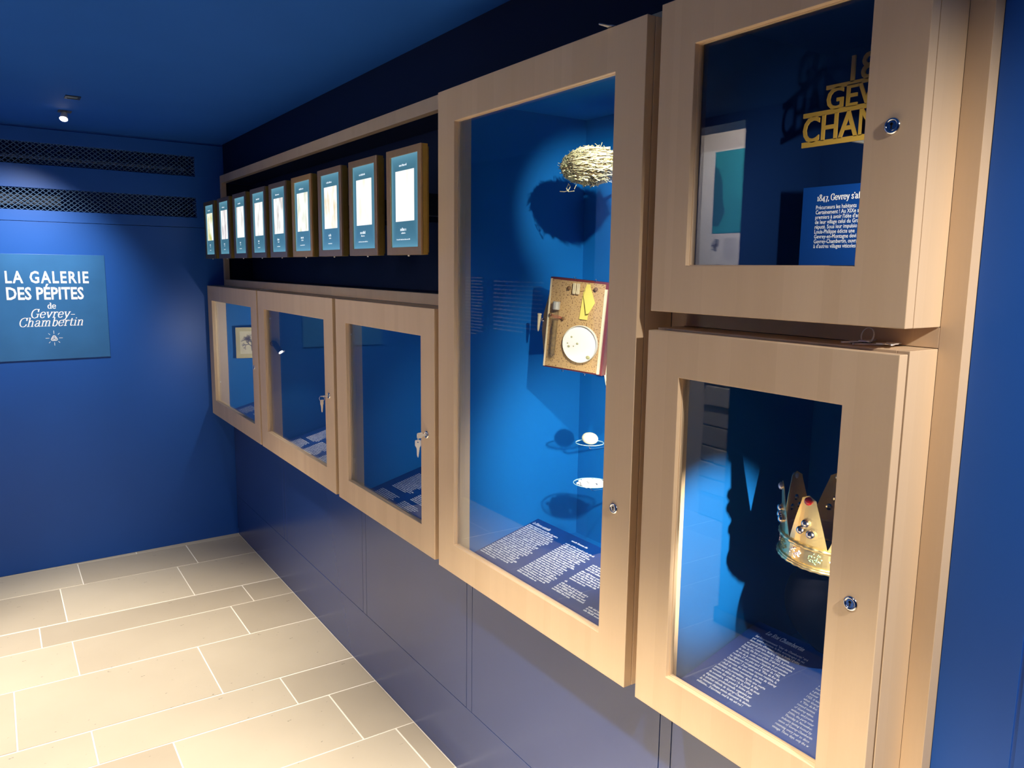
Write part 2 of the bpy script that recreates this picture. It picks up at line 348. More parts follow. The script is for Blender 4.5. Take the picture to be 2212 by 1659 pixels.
# ================================================================ FLOOR
FX0, FX1 = -2.85, 0.0
floor = tag(box('floor', (FX0, 0.6, -2.3, 4.7, -0.06, -0.0018), GROUT), kind='structure')
rows = [(4.462, 4.62, [-0.55, -1.4]), (4.155, 4.459, [-0.832, -0.30]), (3.738, 4.150, [-0.932, -0.404]), (3.522, 3.728, [-1.038, -0.186]),
        (3.200, 3.515, [-0.931, -0.293]), (2.777, 3.192, [-1.143, -0.506]), (2.562, 2.769, [-0.934, -0.298]), (2.238, 2.555, [-0.717, -0.185]),
        (1.945, 2.233, [-0.07, -0.85])]
yy = 1.940
rt = random.Random(3)
while yy > -2.2:
    d = rt.choice((0.21, 0.30, 0.42)); o_ = rt.random()*0.7
    rows.append((yy-d, yy-0.005, [-o_-0.1, -o_-0.85])); yy -= d
gap = 0.005
for (ya, yb, js) in rows:
    js = sorted(js, reverse=True); e = js[-1]
    while e > FX0+0.3:
        e -= rt.choice((0.53, 0.64, 0.85)); js.append(e)
    edges = [0.0] + [j for j in js if j > FX0+0.1] + [FX0]
    for a, b in zip(edges, edges[1:]):
        dz = rt.uniform(-0.0006, 0.0004)
        bm = bmesh.new(); quad_box(bm, b+gap/2-(a+b)/2, a-gap/2-(a+b)/2, -(yb-ya)/2, (yb-ya)/2, -0.02, 0)
        obj('tile', bm, TILE, floor, ((a+b)/2, (ya+yb)/2, dz), bevel=0.0012, seg=1)

# ================================================================ CEILING AND WALLS
ZC = 2.203
YB = 4.515
SK = math.atan(0.0402)              # the end wall is not quite square to the corridor
ceil = tag(boxes('ceiling', [(-1.85, 0.6, -2.3, 4.75, ZC, ZC+0.06)], simple('blue_ceiling_paint', (0.0140, 0.096, 0.415), 0.75, 0, 0.12, noise=0.06, nscale=4)), kind='structure')

# right wall: solid parts around the openings of the cases (wall face x = 0)
Y0, Y1 = -2.3, 4.7
WT = 0.62
wr = [(0.003, WT, -2.3, YB, 0, 0.715), (0.0, WT, Y0, 0.527, 0.715, ZC), (0.40, WT, 0.527, YB, 0.715, 2.034)]
wall_right = tag(boxes('wall_right', wr, BLUE), kind='structure')
box('shaded_upper_strip', (0, WT, 0.5275, YB, 2.034, ZC), simple('navy_shade_above_cases', (0.0015, 0.007, 0.036), 0.55, 0, 0.15), wall_right)  # wall strip above the cases, its shade put into a darker navy
seams = [4.508, 3.628, 3.584, 2.6615, 2.627, 1.8786, 1.8474, 1.0769, 1.0428, 0.4226]
for i in range(0, len(seams)-1):
    a, b = seams[i], seams[i+1]
    g = 0.0012
    if a-b > 0.1:
        box('panel', (-0.0015, 0.0031, b+g, a-g, 0.234, 0.724), BLUEPANEL, wall_right, 0.0004)
    else:
        box('panel', (-0.0015, 0.0031, b+g, a-g, 0.2335, 0.724), BLUEPANEL, wall_right, 0.0004)
box('panel', (-0.0015, 0.0031, 0.424, 4.508, 0.034, 0.2325), BLUEPANEL, wall_right, 0.0004)
box('panel', (-0.0015, 0.0031, -2.2, 0.4185, 0.034, 2.19), BLUE, wall_right, 0.0004)
box('panel', (-0.0015, 0.0031, 0.424, 0.526, 0.724, 2.19), BLUE, wall_right, 0.0004)
tag(box('baseboard_right', (0.0, 0.0035, -2.2, 4.50, 0.0, 0.0325), BLUEPANEL), kind='structure')

# end wall, built in its own frame: x to the left is negative, y = 0 is its face
wb_loc, wb_rot = (0.0, YB, 0), (0, 0, SK)
VX0, VXR = -1.75, -0.150
wbl = [(-1.9, 0.3, 0, 0.05, 0, 1.7515), (-1.9, 0.3, -0.002, 0.05, 1.7535, 1.806), (VXR, 0.3, -0.002, 0.05, 1.806, 1.911), (-1.9, 0.3, -0.002, 0.05, 1.911, 2.022),
       (VXR, 0.3, -0.002, 0.05, 2.022, 2.126), (-1.9, 0.3, -0.002, 0.05, 2.126, 2.192), (-1.9, 0.3, 0.004, 0.05, 2.192, ZC+0.01), (-1.9, 0.3, 0.26, 0.30, 1.7, 2.25), (-1.9, 0.3, 0.05, 0.26, 1.70, 1.74)]
wall_back = tag(boxes('wall_back', wbl, BLUE, None, 0.0008, wb_loc, wb_rot), kind='structure')
def mesh_panel(z0, z1):
    bm = bmesh.new(); cw, ch = 0.0265, 0.0105; t = 0.0017
    nx = int((VXR-VX0)/cw)+1; nz = int((z1-z0)/ch)+1
    for j in range(nz):
        for i in range(nx):
            x = VX0+i*cw+(cw/2 if j % 2 else 0); z = z0+j*ch
            for (xa, za, xb, zb) in ((x, z, x+cw/2, z+ch), (x+cw, z, x+cw/2, z+ch)):
                if zb > z1+0.004: continue
                d = Vector((xb-xa, 0, zb-za)).normalized(); n = Vector((-d.z, 0, d.x))*t
                A, B = Vector((xa, 0.006, za)), Vector((xb, 0.004, zb))
                f = [bm.verts.new(A-n), bm.verts.new(B-n), bm.verts.new(B+n), bm.verts.new(A+n)]
                g_ = [bm.verts.new(q.co+Vector((0, 0.0025, 0))) for q in f]
                bm.faces.new(f); bm.faces.new(g_[::-1]); bm.faces.new((f[0], g_[0], g_[1], f[1])); bm.faces.new((f[3], f[2], g_[2], g_[3]))
    return bm
MESHM = simple('blue_coated_mesh', (0.07, 0.15, 0.30), 0.35, 0.3)
for a, b in ((1.807, 1.910), (2.023, 2.125)):
    o = obj('expanded_metal', mesh_panel(a, b), MESHM, wall_back); tag(o, 'blue diamond expanded metal filling the slot', kind='stuff')
# tray seen behind the upper slot
TRAY = simple('pale_metal_tray', (0.5, 0.53, 0.58), 0.4, 0.3)
o = boxes('cable_tray', [(-1.75, -0.18, 0.07, 0.10, 2.055, 2.058), (-1.75, -0.18, 0.068, 0.071, 2.055, 2.063), (-1.75, -0.18, 0.10, 0.103, 2.055, 2.075)], TRAY, wall_back)
o = boxes('duct', [(-1.7, -0.78, 0.06, 0.2, 1.83, 1.885), (-1.7, -0.9, 0.07, 0.2, 2.01, 2.05)], simple('grey_duct', (0.03, 0.04, 0.07), 0.6), wall_back, 0.004)

# opposite wall with its doorway into the next room
XO = -1.70
OY0, OY1 = 2.20, 3.13
wall_left = tag(boxes('wall_left', [(XO-0.15, XO, -2.3, OY0, 0, ZC), (XO-0.15, XO, OY1, 4.60, 0, ZC), (XO-0.15, XO, OY0, OY1, 2.165, ZC)], BLUE), kind='structure')
tag(boxes('baseboard_left', [(XO, XO+0.012, -2.2, OY0+0.012, 0, 0.07), (XO-0.15, XO+0.012, OY0, OY0+0.012, 0, 0.07)], BLUEPANEL, None, 0.001), kind='structure')
tag(box('wall_front', (-1.85, 0.6, -2.35, -2.25, 0, ZC), BLUE), kind='structure')
# next room, only known from reflections in the glass
XF = -2.82
far = tag(box('wall_far', (XF-0.1, XF, 0.8, 4.72, 0, 2.75), PLASTER), kind='structure')
zz = 0.0; rs = random.Random(5)
while zz < 1.1:
    h = rs.choice((0.10, 0.13, 0.16)); y = 2.0+rs.random()*0.1
    while y < 3.33:
        l = rs.uniform(0.18, 0.42)
        y2 = min(y+l, 3.34)
        if y2-y > 0.05:
            o = box('stone', (XF-0.01, XF+rs.uniform(0.012, 0.035), y+0.004, y2-0.004, zz+0.004, zz+h-0.004), ROCK, far, 0.006)
        y = y2
    zz += h
tag(box('ceiling', (XF-0.1, XO-0.15, 0.8, 4.72, 2.72, 2.78), simple('grey_ceiling_paint', (0.3, 0.3, 0.3), 0.8)), kind='structure')
tag(boxes('wall_side', [(XF, XO-0.15, 0.7, 0.8, 0, 2.75), (XF, XO-0.15, 4.72, 4.8, 0, 2.75), (XO-0.16, XO-0.1501, 0.8, 4.7, ZC, 2.75)], PLASTER), kind='structure')
po = thing('poster', 'tall white wall poster with a teal picture, seen mirrored in the upper square case', 'poster', (XF+0.04, 3.24, 1.1))
box('board', (-0.004, 0.008, -0.34, 0.30, 0.0, 1.17), simple('poster_white', (0.78, 0.76, 0.76), 0.6), po, 0.001)
TEAL = simple('poster_teal', (0.03, 0.30, 0.38), 0.5, noise=0.15, nscale=5)
bm = bmesh.new(); prism(bm, [(-0.338, 0.68), (0.075, 0.68), (0.075, 1.16), (-0.338, 1.16)], 0.008, 0.010, lambda a, b, h: (h, a, b)); obj('picture', bm, TEAL, po)
bm = bmesh.new(); prism(bm, [(0.075, 0.73), (0.03, 0.72), (-0.02, 0.80), (0.0, 0.86), (0.01, 0.98), (0.045, 1.06), (0.075, 1.08)], 0.010, 0.0112, lambda a, b, h: (h, a, b)); obj('figure', bm, simple('poster_dark_teal', (0.02, 0.13, 0.2), 0.5), po)
bm = bmesh.new()
for (a, b, c, d) in ((0.02, 0.60, 0.07, 0.655), (0.03, 0.575, 0.06, 0.60), (-0.0, 0.45, 0.05, 0.50)):
    word_lines(bm, (0.0085, d if False else a, b+0.04), (0, 1, 0), (0, 0, 1), 0.05, 0.008, 6, 0.006, seed=int(a*1000))
tag(obj('print', bm, DARK, po), kind='stuff')
bm = bmesh.new(); word_lines(bm, (0.0085, -0.12, 0.65), (0, 1, 0), (0, 0, 1), 0.11, 0.006, 22, 0.0025, seed=4)
tag(obj('print', bm, simple('poster_grey_ink', (0.4, 0.39, 0.4), 0.6), po), kind='stuff')
# printed text on the opposite wall, seen mirrored in the tall case
wt = thing('wall_text', 'white printed paragraphs on the opposite blue wall, mirrored in the tall case', 'lettering', (XO+0.0005, 3.82, 1.48))
INK = simple('wall_print_ink', (0.55, 0.6, 0.68), 0.6)
bm = bmesh.new(); word_lines(bm, (0, 0.275, -0.008), (0, -1, 0), (0, 0, 1), 0.55, 0.0245, 13, 0.010, seed=11, ragged=0.12, depth=-0.0006)
for f in bm.faces: f.normal_flip()
obj('lettering', bm, INK, wt)
bm = bmesh.new(); word_lines(bm, (0, 0.62, 0.01), (0, -1, 0), (0, 0, 1), 0.22, 0.020, 19, 0.008, seed=12, ragged=0.1, depth=-0.0006)
obj('lettering', bm, INK, wt)

# ================================================================ WOODEN SURROUND (trim)
XP = -0.0246
tr = tag(boxes('trim_1', [
    (XP, 0.0, 0.527, 0.5595, 0.715, 2.034),            # near post
    (XP, 0.0, 1.844, 4.500, 1.994, 2.034),             # over the screens
    (XP, 0.0, 0.5595, 1.844, 2.006, 2.034),            # over tall and square cases
    (XP, 0.0, 1.844, 4.500, 1.4425, 1.4757),          # under the screens
    (XP, 0.38, 0.5595, 1.036, 1.4485, 1.4775),         # between the two right hand cases
    (XP, 0.38, 1.036, 1.0695, 0.715, 2.006),           # post between tall case and right column
    (XP, 0.0, 4.466, 4.500, 1.4757, 1.994),           # far post of the screen niche
    (XP, 0.38, 1.8435, 1.8655, 0.715, 1.4425),
    (XP, 0.12, 1.8435, 1.8475, 1.4757, 1.994),
    (XP, 0.38, 0.5595, 4.5, 0.715, 0.723)], WOOD, None, 0.0006), kind='structure')
tag(boxes('trim_2', [(0.13, 0.14, 1.8475, 4.480, 1.4757, 1.994), (0.0, 0.13, 4.480, 4.500, 1.47, 1.994), (0.0, 0.38, 1.8475, 4.5, 1.4425, 1.4757), (0.0, 0.14, 1.8475, 4.466, 1.9945, 2.005)], NICHE), kind='structure')

# ================================================================ DISPLAY CASES
def frame_bm(y0, y1, z0, z1, wy0, wy1, wz0, wz1, x0, x1):
    bm = bmesh.new()
    V = {}
    for x in (x0, x1):
        V[x] = [bm.verts.new((x, a, b)) for a, b in ((y0,z0),(y1,z0),(y1,z1),(y0,z1),(wy0,wz0),(wy1,wz0),(wy1,wz1),(wy0,wz1))]
    for i in range(4):
        j = (i+1) % 4
        for x in (x0, x1): bm.faces.new((V[x][i], V[x][j], V[x][4+j], V[x][4+i]))
        bm.faces.new((V[x0][i], V[x0][j], V[x1][j], V[x1][i])); bm.faces.new((V[x0][4+i], V[x0][4+j], V[x1][4+j], V[x1][4+i]))
    bmesh.ops.recalc_face_normals(bm, faces=bm.faces[:])
    return bm
def add_lock(parent, x, y, z):
    bm = bmesh.new(); lathe(bm, [(0.0108, 0.0012), (0.0112, 0.0), (0.0108, -0.0022), (0.0088, -0.0036), (0.0074, -0.0034), (0.0070, -0.0012)], 28, 'x', cap=False)
    l = obj('lock', bm, CHROME, parent, (x, y, z), smooth=True)
    bm = bmesh.new(); lathe(bm, [(0.0071, -0.0012), (0.0071, -0.0020), (0.0062, -0.0026)], 24, 'x'); obj('barrel', bm, CHROME, l)
    bm = bmesh.new(); quad_box(bm, -0.0030, -0.00255, -0.0011, 0.0011, -0.0042, 0.0042); quad_box(bm, -0.0030, -0.00255, -0.0022, 0.0022, 0.0008, 0.0032); obj('keyhole', bm, DARK, l)
    return l
NX = 0.37
def case(name, label, y0, y1, z0, z1, win, front, depth=NX, back_gap=0.0015, ztop_carcass=None, lock=None, lining=None):
    lining = lining or BLUECASE
    """y0 near side, y1 far side; door front at x = front"""
    wy0, wy1, wz0, wz1 = win
    t = thing(name, label, 'display case', (0, (y0+y1)/2, z0))
    P = lambda *d: (d[0], d[1], d[2]-(y0+y1)/2, d[3]-(y0+y1)/2, d[4]-z0, d[5]-z0)
    T = 0.018; th = 0.0195
    xb = front+th+back_gap
    zt = ztop_carcass or z1
    m = (y0+y1)/2
    # carcass standing proud of the wall
    boxes('body', [P(xb, XP-0.0003, y0, y0+T, z0, zt), P(xb, XP-0.0003, y1-T, y1, z0, zt), P(xb, XP-0.0003, y0+T, y1-T, z0, z0+T), P(xb, XP-0.0003, y0+T, y1-T, zt-T, zt)], WOOD, t, 0.0008)
    # blue lining set into the wall
    e = 0.0035
    yl0, yl1, zl0, zl1 = y0+0.0175, y1-0.0175, z0+0.006, zt-0.0175
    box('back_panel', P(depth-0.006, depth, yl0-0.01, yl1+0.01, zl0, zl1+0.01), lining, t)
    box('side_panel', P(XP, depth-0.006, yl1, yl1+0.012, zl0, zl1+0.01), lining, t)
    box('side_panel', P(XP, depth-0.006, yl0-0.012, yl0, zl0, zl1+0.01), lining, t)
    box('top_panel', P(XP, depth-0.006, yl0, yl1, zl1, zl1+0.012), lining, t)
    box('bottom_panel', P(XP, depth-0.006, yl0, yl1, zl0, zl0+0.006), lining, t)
    bm = frame_bm(y0-m, y1-m, 0, z1-z0, wy0-m, wy1-m, wz0-z0, wz1-z0, front, front+th)
    d = obj('door', bm, WOOD, t, bevel=0.0011)
    box('glass', P(front+0.0125, front+0.0165, wy0-0.0005, wy1+0.0005, wz0-0.0005, wz1+0.0005), GLASS, d)
    g = 0.004                               # thin glazing bead behind the pane
    gb = frame_bm(wy0-m, wy1-m, wz0-z0, wz1-z0, wy0+g*0.3-m, wy1-g*0.3-m, wz0+g*0.3-z0, wz1-g*0.3-z0, front+0.0095, front+0.0120)
    obj('glazing_bead', gb, WOOD, d)
    if lock: add_lock(d, front, lock[0]-m, lock[1]-z0)
    return t
FS = -0.1152
ZS0, ZS1 = 0.7299, 1.4418
S1 = case('display_case', 'small wooden wall case with a framed print inside, farthest along the wall', 3.5616, 4.4990, ZS0, ZS1, (3.6558, 4.4148, 0.8124, 1.3622), FS, lock=(3.632, 1.085))
S2 = case('display_case', 'small wooden wall case with a black spotlight on its inner side', 2.6233, 3.5409, ZS0, ZS1, (2.7128, 3.4504, 0.8124, 1.3622), FS, lock=(2.6714, 1.0885))
S3 = case('display_case', 'small wooden wall case next to the tall one, bright key hanging in front', 1.8658, 2.5939, ZS0, ZS1, (1.947, 2.5032, 0.8124, 1.3622), FS, lock=(1.9113, 1.0851))
TC = case('display_case', 'tall wooden wall case with nest, cork box and two glass dishes', 1.0699, 1.8424, 0.724, 1.9983, (1.1517, 1.7574, 0.8082, 1.9163), FS, lock=(1.1162, 1.0839))
RU = case('display_case', 'upper square wooden case with gold cut-out lettering inside', 0.5592, 1.0357, 1.4783, 2.0044, (0.6389, 0.9549, 1.5601, 1.9236), -0.1136, lock=(0.5993, 1.7421), depth=0.34, lining=simple('shade_navy_case_lining', (0.003, 0.022, 0.105), 0.6, 0, 0.2, noise=0.05, nscale=6))  # blue lining darkened to navy, the unlit inside put into its colour
RL = case('display_case', 'lower right wooden case with a gold crown inside', 0.5592, 1.0330, 0.7246, 1.4440, (0.6376, 0.9537, 0.8035, 1.3650), -0.1196, back_gap=0.0045, ztop_carcass=1.4479, lock=(0.6002, 1.0828), lining=simple('shade_deepened_case_lining', (0.002, 0.095, 0.30), 0.6, 0, 0.15, noise=0.05, nscale=6))  # lining colour deepened so the shadow behind the crown stays dark
# little screws and a cap on the wooden inner sides
def side_dot(parent, y0, z0, y1, x, z, r, mat):
    bm = bmesh.new(); lathe(bm, [(r, 0), (r*0.9, -0.0012), (r*0.3, -0.0016)], 14, 'y'); obj('screw', bm, mat, parent, (x, y1-0.018-(y0+y1)/2, z-z0), smooth=True)
side_dot(S2, 2.6233, ZS0, 3.5409, -0.067, 1.317, 0.0045, STEEL)
side_dot(S3, 1.8658, ZS0, 2.5939, -0.067, 1.317, 0.004, STEEL)
side_dot(S3, 1.8658, ZS0, 2.5939, -0.066, 0.861, 0.012, WOOD)
side_dot(S1, 3.5616, ZS0, 4.4990, -0.072, 0.905, 0.004, STEEL)

# ---------------------------------------------------------------- slanted text panels
PB = 0.27; PA = 0.7475; NP = math.hypot(1, PB)
def text_panel(holder, label, y0, y1, fill):
    ym = (y0+y1)/2
    # local: x runs up the slope, y along the wall, z is the panel's normal
    t = box('text_panel', (-0.028*NP, 0.216*NP, y0-ym, y1-ym, -0.006, 0), BLUECARD, holder, 0.0005, Vector((0.0, ym, PA))-holder.location, (0, -math.atan(PB), 0))
    t['label'] = label
    fill(t, ym)
    return t
UX, UY = (0, -1, 0), (1, 0, 0)      # reading direction runs towards the camera, up runs into the wall
def lx(x): return x*NP
def fill_small(seed, l):
    def f(t, ym):
        bm = bmesh.new()
        for (ya, yb, xa, n, sd) in l:
            word_lines(bm, (lx(xa), ya-ym, 0), UX, UY, ya-yb, 0.0074, n, 0.0040, seed=seed+sd, ragged=0.2, last=0.75)
        obj('lettering', bm, WHITE, t)
    return f
text_panel(S3, 'slanted blue panel with white text', 1.886, 2.574, fill_small(20, [(2.535, 2.385, 0.026, 5, 1), (2.52, 2.37, 0.166, 16, 2), (2.35, 2.22, 0.022, 5, 3), (2.34, 2.19, 0.10, 9, 4), (2.18, 2.05, 0.16, 20, 5)]))
text_panel(S2, 'slanted blue panel with white text', 2.643, 3.521, fill_small(40, [(3.485, 3.345, 0.040, 8, 1), (3.46, 3.32, 0.156, 14, 2), (3.31, 3.16, 0.08, 13, 3), (3.29, 3.13, 0.165, 10, 4), (3.12, 2.98, 0.035, 8, 5), (3.1, 2.95, 0.15, 14, 6)]))
text_panel(S1, 'slanted blue panel with white text', 3.582, 4.479, fill_small(60, [(4.42, 4.27, 0.07, 10, 1), (4.40, 4.22, 0.16, 10, 2), (4.22, 4.08, 0.08, 8, 3), (4.18, 4.02, 0.15, 8, 4), (4.05, 3.95, 0.03, 5, 5)]))
def fill_tall(t, ym):
    bm = bmesh.new(); z = 0
    serif(bm, 'La Réserve naturelle', 0.0072, (lx(0.188), 1.817-ym, z), UX, UY, shear=0.25, thick=0.3, thin=0.13, sp=0.03, sx=0.68)
    obj('heading', bm, WHITE, t)
    bm = bmesh.new()
    word_lines(bm, (lx(0.177), 1.819-ym, z), UX, UY, 0.150, 0.0080, 23, 0.0053, seed=71, ragged=0.18, last=0.55)
    word_lines(bm, (lx(0.190), 1.631-ym, z), UX, UY, 0.072, 0.0080, 1, 0.0056, seed=72, ragged=0, last=1)
    word_lines(bm, (lx(0.172), 1.635-ym, z), UX, UY, 0.128, 0.0080, 22, 0.0050, seed=73, ragged=0.15, last=0.7)
    word_lines(bm, (lx(0.145), 1.485-ym, z), UX, UY, 0.11, 0.0080, 4, 0.0050, seed=74, ragged=0.15)
    word_lines(bm, (lx(0.110), 1.487-ym, z), UX, UY, 0.11, 0.0080, 6, 0.0050, seed=75, ragged=0.15)
    word_lines(bm, (lx(0.056), 1.487-ym, z), UX, UY, 0.012, 0.0080, 1, 0.0054, seed=76, ragged=0, last=1)
    word_lines(bm, (lx(0.046), 1.488-ym, z), UX, UY, 0.12, 0.0078, 5, 0.0050, seed=77, ragged=0.15)
    word_lines(bm, (lx(0.150), 1.34-ym, z), UX, UY, 0.12, 0.0080, 14, 0.0050, seed=78, ragged=0.15)
    word_lines(bm, (lx(0.022), 1.35-ym, z), UX, UY, 0.12, 0.0080, 3, 0.0050, seed=79, ragged=0.15)
    obj('lettering', bm, WHITE, t)
text_panel(TC, 'slanted blue panel with white text', 1.09, 1.846, fill_tall)
TXT = ["Sur l'impressionnant \"char du Chambertin\" tiré", "par quatre chevaux, le Roi, accompagné de ses", "demoiselles d'honneur, salue la foule ! Défilé",
 "en grande pompe, fanfare, dégustation,", "banquet... nous sommes en 1925, la première", "Fête du Vin bat son plein. D'abord couronnée", "de succès, cette manifestation de promotion",
 "du vin de la commune s'éteindra pour mieux", "renaître 57 ans plus tard. À partir de 1982,", "les vignerons réorganisent la \"Fête du Roi du", "Chambertin\". Dans cette version revisitée, le",
 "roi intronise des amoureux des vins de Gevrey", ": chefs de cuisine renommés, artistes,", "écrivains ou journalistes. Après une courte", "pause au début des années 2000, la fête",
 "retrouve des couleurs ! le 3e jeudi du mois", "de novembre, elle prend la forme d'une", "dégustation professionnelle organisée par", "le syndicat viticole de Gevrey-Chambertin,",
 "ils viennent chaque année découvrir le dernier", "millésime... Désormais, seul le vin est roi !"]
TXE = ["a", "four", "a grand", "honour", "1925, it was", "when Gevrey", "a \"Fête du Roi", "revised version,", "of Gevrey wines,", "writers, and journa", "2000s, the party retur", "Thursday in November,",
 "industry tasting hosted by", "union of Gevrey-Chambertin", "returning every year to disco", "vintage. These days, only the w"]
def fill_crown(t, ym):
    bm = bmesh.new(); serif(bm, 'Le Roi Chambertin', 0.0075, (lx(0.190), 0.972-ym, 0), UX, UY, shear=0.2, thick=0.34, thin=0.15, sp=0.05, sx=0.76)
    obj('heading', bm, WHITE, t)
    bm = bmesh.new()
    for i, s in enumerate(TXT): sans(bm, s, 0.0086, (lx(0.1715-i*0.00865), 0.983-ym, 0), UX, UY, bold=0.012, sx=0.77, res=1)
    obj('lettering', bm, WHITE, t)
    bm = bmesh.new()
    for i, s in enumerate(TXE): sans(bm, s, 0.0080, (lx(0.127-i*0.0088), 0.801-ym, 0), UX, UY, bold=0.004, sx=0.74, res=1)
    obj('lettering', bm, simple('pale_grey_lettering', (0.5, 0.54, 0.6), 0.5), t)
text_panel(RL, 'slanted blue panel with white text', 0.58, 1.010, fill_crown)

# ---------------------------------------------------------------- sign on the end wall (local frame of that wall)
def bw(x, y, z):
    return (wb_loc[0]+x*math.cos(SK)-y*math.sin(SK), wb_loc[1]+x*math.sin(SK)+y*math.cos(SK), z)
sgn = thing('wall_sign', 'blue wall sign with large white title lettering on the end wall', 'sign', bw(-0.86, 0, 1.335), (0, 0, SK))
box('plate', (-0.25, 0.246, -0.006, -0.0003, -0.258, 0.260), BLUESIGN, sgn, 0.0006)
SX, SZ = (1, 0, 0), (0, 0, 1)
bm = bmesh.new()
sans(bm, 'LA GALERIE', 0.081, (-0.187, -0.006, 0.121), SX, SZ, bold=0.022, sx=0.74, spacing=1.18)
sans(bm, 'DES PÉPITES', 0.084, (-0.187, -0.006, 0.041), SX, SZ, bold=0.024, sx=0.745, spacing=1.0)
obj('title', bm, WHITE, sgn)
bm = bmesh.new()
serif(bm, 'de', 0.0185, (-0.001, -0.006, -0.005), SX, SZ, align='CENTER', thick=0.25, thin=0.10)
serif(bm, 'Gevrey-', 0.0285, (0.0, -0.006, -0.050), SX, SZ, align='CENTER', shear=0.28, thick=0.19, thin=0.075, sx=0.98)
serif(bm, 'Chambertin', 0.0285, (-0.008, -0.006, -0.092), SX, SZ, align='CENTER', shear=0.28, thick=0.19, thin=0.075, sx=0.98)
obj('subtitle', bm, WHITE, sgn)
bm = bmesh.new()
cx_, cz_ = -0.001, -0.152
def seg2(x0, z0, x1, z1, wd, dep=0.0003):
    d = Vector((x1-x0, z1-z0)).normalized(); n = Vector((-d.y, d.x))*wd/2
    bm.faces.new([bm.verts.new((cx_+a, -0.006-dep, cz_+b)) for a, b in ((x0-n.x, z0-n.y), (x1-n.x, z1-n.y), (x1+n.x, z1+n.y), (x0+n.x, z0+n.y))])
for k in range(8):
    a = k*PI/4; r0, r1 = (0.021, 0.037) if k % 2 == 0 else (0.024, 0.034)
    seg2(r0*math.cos(a), r0*math.sin(a), r1*math.cos(a), r1*math.sin(a), 0.0022)
def tri(s):
    P = []
    for k in range(3):
        a = PI/2+k*2*PI/3
        for da in (-0.35, -0.12, 0.12, 0.35): P.append((s*math.cos(a+da)*(1-0.12*abs(da)/0.35), s*math.sin(a+da)*(1-0.12*abs(da)/0.35)-0.002))
    return P
for s, wd in ((0.0155, 0.0028), (0.0105, 0.0022), (0.0055, 0.002)):
    P = tri(s)
    for i in range(len(P)): seg2(*P[i], *P[(i+1) % len(P)], wd, 0.0003+0.0001*s)
obj('emblem', bm, WHITE, sgn)

# ---------------------------------------------------------------- ceiling spotlight and plate
cs = thing('ceiling_spotlight', 'small lit white spotlight sticking out of the blue ceiling', 'lamp', (-0.786, 3.985, ZC))
boxes('bezel', [(-0.026, 0.026, -0.03, 0.03, -0.002, 0)], simple('grey_bezel', (0.06, 0.07, 0.09), 0.5), cs, 0.0006)
bm = bmesh.new(); lathe(bm, [(0.010, -0.002), (0.011, -0.010), (0.016, -0.034), (0.017, -0.040)], 20, 'z')
obj('housing', bm, simple('white_lamp_shell', (0.8, 0.8, 0.78), 0.4), cs, rot=(math.radians(-28), math.radians(12), 0), smooth=True)
bm = bmesh.new(); lathe(bm, [(0.0160, -0.0402), (0.0150, -0.0420), (0.009, -0.0435)], 20, 'z'); obj('lamp_face', bm, simple('bright_lamp_face', (1, 1, 1), 0.5, emit=(1.0, 0.97, 0.9), es=20), cs, rot=(math.radians(-28), math.radians(12), 0))
cp = thing('ceiling_fitting', 'small dark rectangular fitting flush in the ceiling near the spotlight', 'ceiling fitting', (-0.784, 3.63, ZC))
boxes('frame', [(-0.027, 0.027, -0.032, -0.022, -0.003, 0), (-0.027, 0.027, 0.022, 0.032, -0.003, 0), (-0.027, -0.018, -0.022, 0.022, -0.003, 0), (0.018, 0.027, -0.022, 0.022, -0.003, 0)], DARK, cp)
box('insert', (-0.018, 0.018, -0.022, 0.022, -0.0015, 0), simple('grey_green_insert', (0.10, 0.13, 0.12), 0.4), cp)

